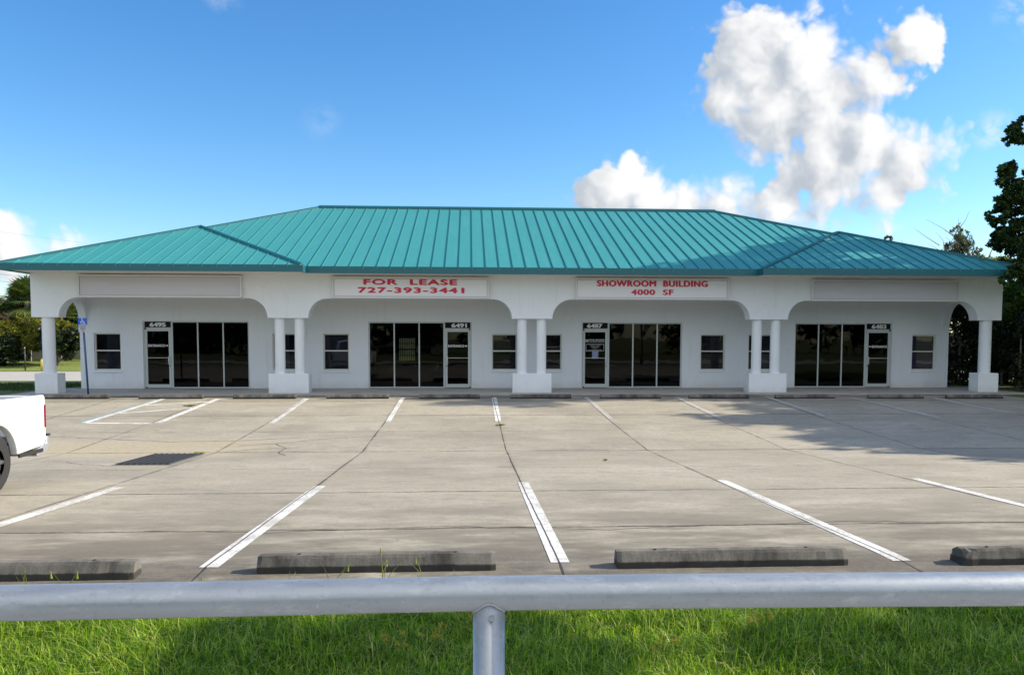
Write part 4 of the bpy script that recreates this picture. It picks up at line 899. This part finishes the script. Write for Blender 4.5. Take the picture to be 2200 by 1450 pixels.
for (x_, y_, w_, z_, n_, lab) in ((-28.4, 48.6, 2.2, .95, 16, 'dark shaded bush left of the leftmost column above the lawn'), (-24.6, 49.2, .9, 1.35, 12, 'small dark leaved tree with thin forked trunks right of the leftmost column')):
    c = [(x_+random.gauss(0, w_*.5), y_+random.gauss(0, .4), z_+random.uniform(-.35, .55), random.uniform(.45, .75)) for _ in range(n_)]
    tree('bush', (x_, y_, .0), (x_+.1, y_, z_*.8), c, 13000, .09, LM_shade, lab, 'bush', 'bushes by the side street', r0_=.07)
# white board fence
FE = empty('board_fence', (-31, 56, .2), 'pale board fence behind the bushes across the side street', 'fence')
m = MB(); x_ = -40
while x_ < -21.5:
    m.box(x_, x_+.145, 56.0, 56.03, .2, 2.0+random.uniform(-.01, .01)); x_ += .15
m.build('boards', mat('pale_fence_paint', (.66, .58, .53), .7, var=.15, vscale=2), FE, weld=False)
m = MB(); m.box(-40, -21.5, 56.03, 56.07, .5, .6); m.box(-40, -21.5, 56.03, 56.07, 1.55, 1.65); m.build('rail', M['palebark'], FE)
for x_ in np.arange(-40, -21.5, 2.4): q = MB(); q.box(x_, x_+.1, 56.07, 56.17, 0, 2.0); q.build('post', M['palebark'], FE)
# house behind the palms
HS = empty('house', (-35, 66, 0), 'pinkish low house mostly hidden behind the palms at left', 'house')
m = MB(); m.box(-46, -30.5, 66, 76, 0, 3.3); m.build('wall', mat('pink_stucco', (.45, .33, .28), .9, var=.1), HS)
m = MB(); m.add([(-46.6, 65.4, 3.3), (-29.9, 65.4, 3.3), (-29.9, 76.6, 3.3), (-46.6, 76.6, 3.3), (-41, 71, 5.0), (-35.5, 71, 5.0)], [(0, 1, 5, 4), (1, 2, 5), (2, 3, 4, 5), (3, 0, 4), (3, 2, 1, 0)]); m.build('roof', mat('brown_shingles', (.16, .12, .10), .9, var=.3, vscale=4), HS)
for x_ in (-43, -35): m = MB(); m.box(x_, x_+1.5, 65.95, 65.99, 1.1, 2.4); m.build('window', M['black'], HS)
# lawn beyond street is brighter: own sheet
mb = MB()
for a_, b_ in ((45.4, 52), (52, 59.8)): mb.quad((-90, a_, zb(a_)+.01), (20, a_, zb(a_)+.01), (20, b_, zb(b_)+.01), (-90, b_, zb(b_)+.01))
tag(mb.build('lawn', grassmat('sunny_lawn', (.16, .21, .03), (.22, .27, .045), (.12, .13, .03))), kind='structure')
# bollard and thin post
zb_ = zb(46)+.01
BL = empty('bollard', (-23.9, 46, zb_), 'short yellow bollard on the lawn left of the leftmost column', 'bollard')
m = MB(); m.tube([(-23.9, 46, zb_), (-23.9, 46, zb_+.58), (-23.9, 46, zb_+.62)], [.11, .11, .06], 16); m.build('post', mat('yellow_paint', (.75, .55, .12), .5, var=.1), BL)
HY = empty('hydrant', (-24.6, 47.6, 0), 'small yellow fire hydrant behind the yellow bollard', 'hydrant')
m = MB(); m.tube([(-24.6, 47.6, z_) for z_ in (-.02, .05, .06, .62, .66, .78, .86)], [.14, .14, .09, .09, .12, .09, .03], 14); m.tube([(-24.78, 47.6, .5), (-24.42, 47.6, .5)], .055, 10); m.build('barrel', mat('hydrant_yellow', (.60, .45, .06), .5), HY)
PO = empty('sign_post', (-24.75, 45.8, zb_), 'thin grey metal post beside the yellow bollard', 'post')
m = MB(); m.tube([(-24.75, 45.8, zb_), (-24.75, 45.8, zb_+1.25)], .035, 8); m.build('post', M['dark'], PO)
m = MB(); m.tube([(-24.75, 45.8, zb_+1.25), (-24.75, 45.8, zb_+1.29)], [.045, .02], 8); m.build('cap', M['alu'], PO)
# near palm frond poking in at the left edge
palm((-14.5, 22.6, 0), 2.0, 1.0, 26, 'green palm at the left edge between truck and shops', 1.8)
# overhead wires at left
WR = empty('power_lines', (-40, 44, 0), 'thin overhead wires crossing the sky at the left', 'power line')
def wire(a, b, sag, r_=.006):
    a = Vector(a); b = Vector(b); m = MB(); m.tube([a+(b-a)*i/16-Vector((0, 0, sag*4*(i/16)*(1-i/16))) for i in range(17)], r_, 5, cap=False); m.build('wire', M['dark'], WR, weld=False)
for (za_, zb2) in ((8.1, 6.3),): wire((-45, 52, za_+2.6), (-6, 58, zb2), .5, .003)
for (za_, zb2) in ((6.3, 4.4), (5.9, 3.9), (4.25, 3.0), (4.1, 2.85)): wire((-42, 50, za_+.6), (-8, 56, zb2), .3, .008)
UP = empty('utility_pole', (-45, 52, 0), 'wooden utility pole off to the left carrying the wires', 'pole')
m = MB(); m.tube([(-45, 52, 0), (-45, 52, 12.6)], [.16, .11], 10); m.build('pole', M['bark'], UP); m = MB(); m.box(-46.2, -43.8, 51.9, 52.0, 11.6, 11.75); m.build('crossarm', M['bark'], UP)

# ------------------------------------------------------------------ pickup truck (nose towards the street, seen from its driver's side rear)
TX, TG, WG = -5.875, -.215, -.15
TR = empty('pickup_truck', (TX-.98, 8.6, TG), 'white pickup truck parked at the left edge, rear end showing', 'pickup truck')
TR_parts = []
M['truck'] = mat('white_truck_paint', (.80, .81, .82), .22, spec=.6); M['truck'].node_tree.nodes['Principled BSDF'].inputs['Coat Weight'].default_value = .6
M['tyre'] = mat('tyre_rubber', (.02, .02, .022), .8, var=.3, vscale=20, bump=.5, bscale=50); M['chrome'] = mat('chrome', (.75, .76, .78), .30, .85); M['taillight'] = mat('red_tail_light', (.16, .004, .03), .25); M['plastic'] = mat('black_trim', (.025, .025, .028), .5)
YR, YWR, YWF = 11.34, 10.17, 6.85; RA = .47; ZB_, ZT_ = TG+.50, TG+1.235
def arch(cy_, zc): return [(cy_-RA*math.cos(a), zc+RA*math.sin(a)) for a in [math.pi*i/16 for i in range(17)]]
zc = WG+.40
side = [(9.25, ZB_)] + [(YWR-RA, ZB_)] + arch(YWR, zc)[1:-1] + [(YWR+RA, ZB_), (YR-.06, ZB_+.04), (YR, ZB_+.12), (YR, ZT_-.03), (YR-.03, ZT_), (9.25, ZT_+.01)]
for xo, nm in ((TX-.11, 'bed_side'), (TX-1.96, 'bed_side')):
    m = MB(); m.prism(side, 'x', xo, xo+.11); m.build(nm, M['truck'], TR, bevel=.022, seg=3)
m = MB(); m.box(TX-1.85, TX-.11, 9.25, YR-.08, TG+.62, TG+.66); m.box(TX-1.85, TX-.11, 9.22, 9.27, TG+.62, ZT_); m.build('bed_floor', M['plastic'], TR)
m = MB(); m.box(TX-1.84, TX-.12, YR-.06, YR, ZB_+.12, ZT_-.01); m.build('tailgate', M['truck'], TR, bevel=.015)
m = MB(); m.box(TX-.125, TX+.004, YR-.05, YR+.012, TG+.78, TG+1.10); m.build('tail_light', M['taillight'], TR, bevel=.012)
m = MB(); m.box(TX-1.964, TX-1.84, YR-.05, YR+.012, TG+.78, TG+1.10); m.build('tail_light', M['taillight'], TR, bevel=.012)
m = MB(); m.prism([(YR-.22, TG+.40), (YR+.02, TG+.42), (YR+.08, TG+.50), (YR+.10, TG+.66), (YR+.03, TG+.665), (YR+.01, TG+.56), (YR-.22, TG+.50)], 'x', TX-1.95, TX-.005); m.build('rear_bumper', M['chrome'], TR, bevel=.02, seg=3)
m = MB(); m.prism([(YR+.02, TG+.662), (YR+.11, TG+.655), (YR+.11, TG+.685), (YR+.02, TG+.69)], 'x', TX-1.96, TX+.0); m.build('bumper_pad', M['plastic'], TR)
m = MB(); m.box(TX-.014, TX+.006, YWR+RA+.02, YR-.10, ZB_-.045, ZB_+.005); m.build('rocker_trim', M['plastic'], TR)
m = MB(); m.prism([(YR-.10, ZB_+.29), (YWR+RA-.02, ZB_+.27), (YWR+RA-.02, ZB_+.275), (YR-.10, ZB_+.296)], 'x', TX-.002, TX+.003); m.build('crease_shadow_strip', mat('crease_shadow_line', (.45, .46, .48), .4), TR)
cab = [(9.22, ZB_-.02), (9.22, TG+1.22), (9.10, TG+1.76), (8.9, TG+1.84), (7.85, TG+1.84), (7.15, TG+1.26), (7.32, ZB_-.02)]
m = MB(); m.prism(cab, 'x', TX-1.93, TX-.03); C_ = m.build('cab', M['truck'], TR, bevel=.05, seg=3)
for xo in (TX-.032, TX-1.94):
    m = MB(); m.prism([(9.05, TG+1.27), (8.98, TG+1.70), (8.0, TG+1.70), (7.5, TG+1.27)], 'x', xo, xo+.012); m.build('side_window', M['black'], C_)
m = MB(); m.add([(TX-1.75, 9.225, TG+1.28), (TX-.21, 9.225, TG+1.28), (TX-.28, 9.125, TG+1.72), (TX-1.68, 9.125, TG+1.72)], [(0, 1, 2, 3)]); m.build('rear_window', M['black'], C_)
m = MB(); m.add([(TX-1.78, 7.12, TG+1.27), (TX-.18, 7.12, TG+1.27), (TX-.25, 7.77, TG+1.80), (TX-1.71, 7.77, TG+1.80)], [(0, 1, 2, 3)]); m.build('windscreen', M['black'], C_)
fr2 = [(7.33, ZB_), (YWF+RA, ZB_)] + [(2*YWF-a, b) for a, b in arch(YWF, zc)][1:-1] + [(YWF-RA, ZB_), (5.85, ZB_), (5.8, TG+.95), (5.95, TG+1.12), (7.2, TG+1.24), (7.33, TG+1.24)]
for xo in (TX-.14, TX-1.95): m = MB(); m.prism(fr2, 'x', xo, xo+.13); m.build('front_fender', M['truck'], TR, bevel=.02)
m = MB(); m.prism([(7.3, TG+.6), (5.86, TG+.6), (5.84, TG+.98), (5.97, TG+1.135), (7.2, TG+1.265), (7.3, TG+1.26)], 'x', TX-1.82, TX-.14); m.build('hood', M['truck'], TR, bevel=.03)
m = MB(); m.box(TX-1.95, TX-.01, 5.66, 5.80, TG+.42, TG+.68); m.build('front_bumper', M['chrome'], TR, bevel=.03)
for s_ in (0, 1): m = MB(); m.box(TX-1.93+s_*1.55, TX-1.58+s_*1.55, 5.77, 5.84, TG+.76, TG+.93); m.build('headlight', M['alu'], TR, bevel=.01)
m = MB(); m.box(TX-.02, TX+.2, 7.5, 7.58, TG+1.18, TG+1.36); m.build('mirror', M['plastic'], TR, bevel=.02)
m = MB(); m.box(TX-1.6, TX-.4, 6.1, 11.1, TG+.36, TG+.5); m.build('chassis', M['plastic'], TR)
for yw_ in (YWR, YWF):
    for xo, s_ in ((TX-.02, 1), (TX-1.94, -1)):
        c0 = Vector((xo, yw_, WG+.385)); prof = [(-.24, .20), (-.25, .33), (-.22, .372), (-.17, .385), (-.08, .385), (-.03, .372), (0, .33), (-.005, .20)]; m = MB(); N = 40; vs = []
        for k in range(N):
            a = 2*math.pi*k/N
            for (dx_, r_) in prof:
                r2_ = r_*(1.012 if (k % 2 and r_ > .36) else 1); vs.append((c0.x+dx_*s_, c0.y+math.cos(a)*r2_, c0.z+math.sin(a)*r2_))
        q = len(prof); m.add(vs, [(k*q+j, k*q+j+1, ((k+1) % N)*q+j+1, ((k+1) % N)*q+j) for k in range(N) for j in range(q-1)], False)
        W_ = m.build('wheel', M['tyre'], TR); m = MB()
        m.tube([c0-Vector((.20*s_, 0, 0)), c0-Vector((.05*s_, 0, 0))], .205, 28)
        for k in range(6): a = 2*math.pi*k/6; d = Vector((0, math.cos(a), math.sin(a))); m.tube([c0-Vector((.04*s_, 0, 0))+d*.04, c0-Vector((.03*s_, 0, 0))+d*.19], [.04, .03], 8)
        m.tube([c0-Vector((.06*s_, 0, 0)), c0-Vector((.01*s_, 0, 0))], .06, 16); m.build('rim', mat('grey_alloy', (.16, .165, .17), .4, .6), W_)

# ------------------------------------------------------------------ grass in front
def blades(n, x0, x1, y0, y1, hmin, hmax, wd, z0=0.0, lean=.5, clump=0):
    X_ = rng.uniform(x0, x1, n); Y_ = rng.uniform(y0, y1, n)
    if clump:
        cx_ = rng.uniform(x0, x1, clump); cy_ = rng.uniform(y0, y1, clump); i = rng.integers(0, clump, n); X_ = cx_[i]+rng.normal(0, .05, n); Y_ = np.minimum(cy_[i]+rng.normal(0, .05, n), y1)
    nn = np.sin(X_*2.1+.5)*np.cos(Y_*3.3)+np.sin(X_*5.3+Y_*4)*.5
    H = rng.uniform(hmin, hmax, n)*(1+.18*nn)*(.6+.4*rng.random(n)); az = rng.uniform(0, 2*np.pi, n); ln = rng.random(n)*lean*H
    dx_, dy_ = np.cos(az), np.sin(az); wx, wy = -dy_*wd*rng.uniform(.6, 1.3, n), dx_*wd*rng.uniform(.6, 1.3, n)
    P0 = np.stack([X_, Y_, np.full(n, z0)], 1); W0 = np.stack([wx, wy, np.zeros(n)], 1)
    P1 = P0+np.stack([dx_*ln*.35, dy_*ln*.35, H*.55], 1); P2 = P0+np.stack([dx_*ln*1.25, dy_*ln*1.25, H*(1-.25*ln/H)], 1)
    # two quads share verts: build as one 5-gon-free strip -> quad + tri stored as quads
    return P0, W0, P1, P2
def blade_mesh(name, packs, mat_):
    P0 = np.concatenate([p[0] for p in packs]); W0 = np.concatenate([p[1] for p in packs]); P1 = np.concatenate([p[2] for p in packs]); P2 = np.concatenate([p[3] for p in packs]); n = len(P0)
    V = np.stack([P0-W0, P0+W0, P1+W0*.8, P1-W0*.8, P2], 1).reshape(-1, 3); i = np.arange(n)*5
    me = bpy.data.meshes.new(name); me.vertices.add(n*5); me.vertices.foreach_set('co', V.astype(np.float32).ravel())
    lp = np.stack([i, i+1, i+2, i+3, i+3, i+2, i+4], 1).ravel().astype(np.int32); me.loops.add(len(lp)); me.loops.foreach_set('vertex_index', lp)
    ls = np.stack([np.arange(n)*7, np.arange(n)*7+4], 1).ravel().astype(np.int32); me.polygons.add(2*n); me.polygons.foreach_set('loop_start', ls); me.polygons.foreach_set('loop_total', np.tile([4, 3], n).astype(np.int32))
    me.update(); me.validate(); me.materials.append(mat_); o = bpy.data.objects.new(name, me); COL.objects.link(o); return o
LM_grass = leafmat('fresh_grass', [(.035, .09, .005), (.09, .20, .008), (.24, .42, .014), (.42, .58, .03), (.62, .58, .24)], .5, .38)
packs = [blades(120000, -4.2, 4.8, 3.1, 5.36, .05, .13, .0030, lean=1.3), blades(52000, -4.2, 4.8, 3.1, 5.28, .10, .20, .0028, lean=1.5, clump=2200)]
tag(blade_mesh('grass', packs, LM_grass), 'long fresh green grass growing below the pipe railing', 'grass', kind='stuff')
# shaded rough grass by the walkway, left
tag(blade_mesh('grass', [blades(20000, -27, -14.4, 27.4, 31.5, .08, .2, .010, z0=-.05)], leafmat('shaded_grass', [(.02, .045, .008), (.04, .08, .012), (.07, .12, .02)], .3)), 'dark grass strip between the lot and the side street at left', 'grass', kind='stuff')
# weeds: tall seed stalks by the wheel stop, tufts in the joints, yellow flower heads
LM_weed = leafmat('weed_green', [(.16, .22, .03), (.24, .30, .05), (.34, .36, .10)], .4)
def weed(x_, y_, h_, n, label, heads=0):
    n = max(2, n-2); t = empty('weed', (x_, y_, zg(y_)), label, 'weed', 'weeds along the edge of the lot')
    m = MB()
    for k in range(n):
        a = random.uniform(0, 6.28); l_ = random.uniform(.1, .5)*h_; hh = h_*random.uniform(.6, 1); z0 = zg(y_); px_, py_ = x_+random.gauss(0, .015), y_+random.gauss(0, .015)
        m.tube([(px_, py_, z0), (px_+l_*.3*math.cos(a), py_+l_*.3*math.sin(a), z0+hh*.6), (px_+l_*math.cos(a), py_+l_*math.sin(a), z0+hh)], [.003, .0022, .001], 4, cap=False)
        if k < heads: m.tube([(px_+l_*math.cos(a), py_+l_*math.sin(a), z0+hh-.05), (px_+l_*1.05*math.cos(a), py_+l_*1.05*math.sin(a), z0+hh)], [.008, .003], 6)
    m.build('stalk', LM_weed, t, weld=False)
for (x_, h_, n, hd_) in ((-.62, .33, 6, 2), (-.95, .30, 6, 1), (-.30, .26, 5, 1), (-1.25, .22, 5, 0), (-.10, .20, 4, 1), (-2.72, .26, 6, 2), (-3.0, .30, 6, 0), (-1.9, .16, 3, 1)):
    weed(x_, 5.46, h_, n, {-.62: 'tallest seed stalk weed before the wheel stop left of the rail post', -.95: 'weed with drooping stalks left of the tallest stalk', -.30: 'short weed with one seed head right of the tallest stalk', -1.25: 'thin weed before the left end of the second wheel stop', -.10: 'thin weed before the right end of the second wheel stop', -2.72: 'weed with two seed heads before the leftmost wheel stop', -3.0: 'arching weed at the left edge before the leftmost wheel stop', -1.9: 'tiny weed between the two left wheel stops'}[x_], hd_)
for (x_, y_, lab) in ((.72, 18.6, 'weed tuft in the joint below the middle far parking line'), (-7.6, 22.1, 'weed tuft in the striped access aisle'), (2.32, 13.4, 'tiny weed tuft in the joint right of the middle'), (-5.0, 14.95, 'weed tuft at the far corner of the drain grate')):
    t = empty('weed_tuft', (x_, y_, zg(y_)), lab, 'weed', 'weed tufts in the pavement joints'); m = MB()
    big = .26 if y_ > 20 else .15 if y_ > 14 else .05
    for k in range(46): a = random.uniform(0, 6.28); l_ = random.uniform(.3, 1)*big; m.tube([(x_, y_, zg(y_)), (x_+l_*.5*math.cos(a), y_+l_*.5*math.sin(a), zg(y_)+.03), (x_+l_*math.cos(a), y_+l_*math.sin(a), zg(y_)+.014)], [.006, .008, .002], 4, cap=False)
    m.build('leaves', LM_weed, t, weld=False)
LM_fl = leafmat('dull_yellow_flower', [(.38, .32, .03), (.48, .40, .05), (.40, .30, .06)], .3)
for (x_, y_, lab) in ((-.42, 4.30, 'yellow brown sedge heads in the grass left of the rail post, lower'), (-.22, 4.42, 'yellow brown sedge heads in the grass left of the rail post, upper'), (-.02, 4.75, 'faint brown sedge head in the shaded grass near the rail post'), (1.75, 4.55, 'yellow sedge heads in the shaded grass right of the middle'), (1.05, 4.15, 'yellow sedge head at the bottom edge right of the rail post'), (2.05, 4.95, 'brownish sedge heads right below the rail at right')):
    t = empty('sedge', (x_, y_, 0), lab, 'sedge', 'flowering sedges in the grass'); m = MB(); q = MB()
    for k in range(6):
        a = random.uniform(0, 6.28); l_ = random.uniform(.03, .10); e = Vector((x_+l_*math.cos(a), y_+l_*math.sin(a), random.uniform(.15, .20))); m.tube([(x_, y_, 0), e], [.002, .0015], 4, cap=False)
        q = MB()
        for j in range(12): b_ = Vector((random.gauss(0, 1), random.gauss(0, 1), random.gauss(.3, .6))).normalized()*random.uniform(.012, .026); q.tube([e, e+b_], [.0014, .0028], 4)
        q.build('flower_head', LM_fl, t, weld=False)
    m.build('stem', LM_weed, t, weld=False)
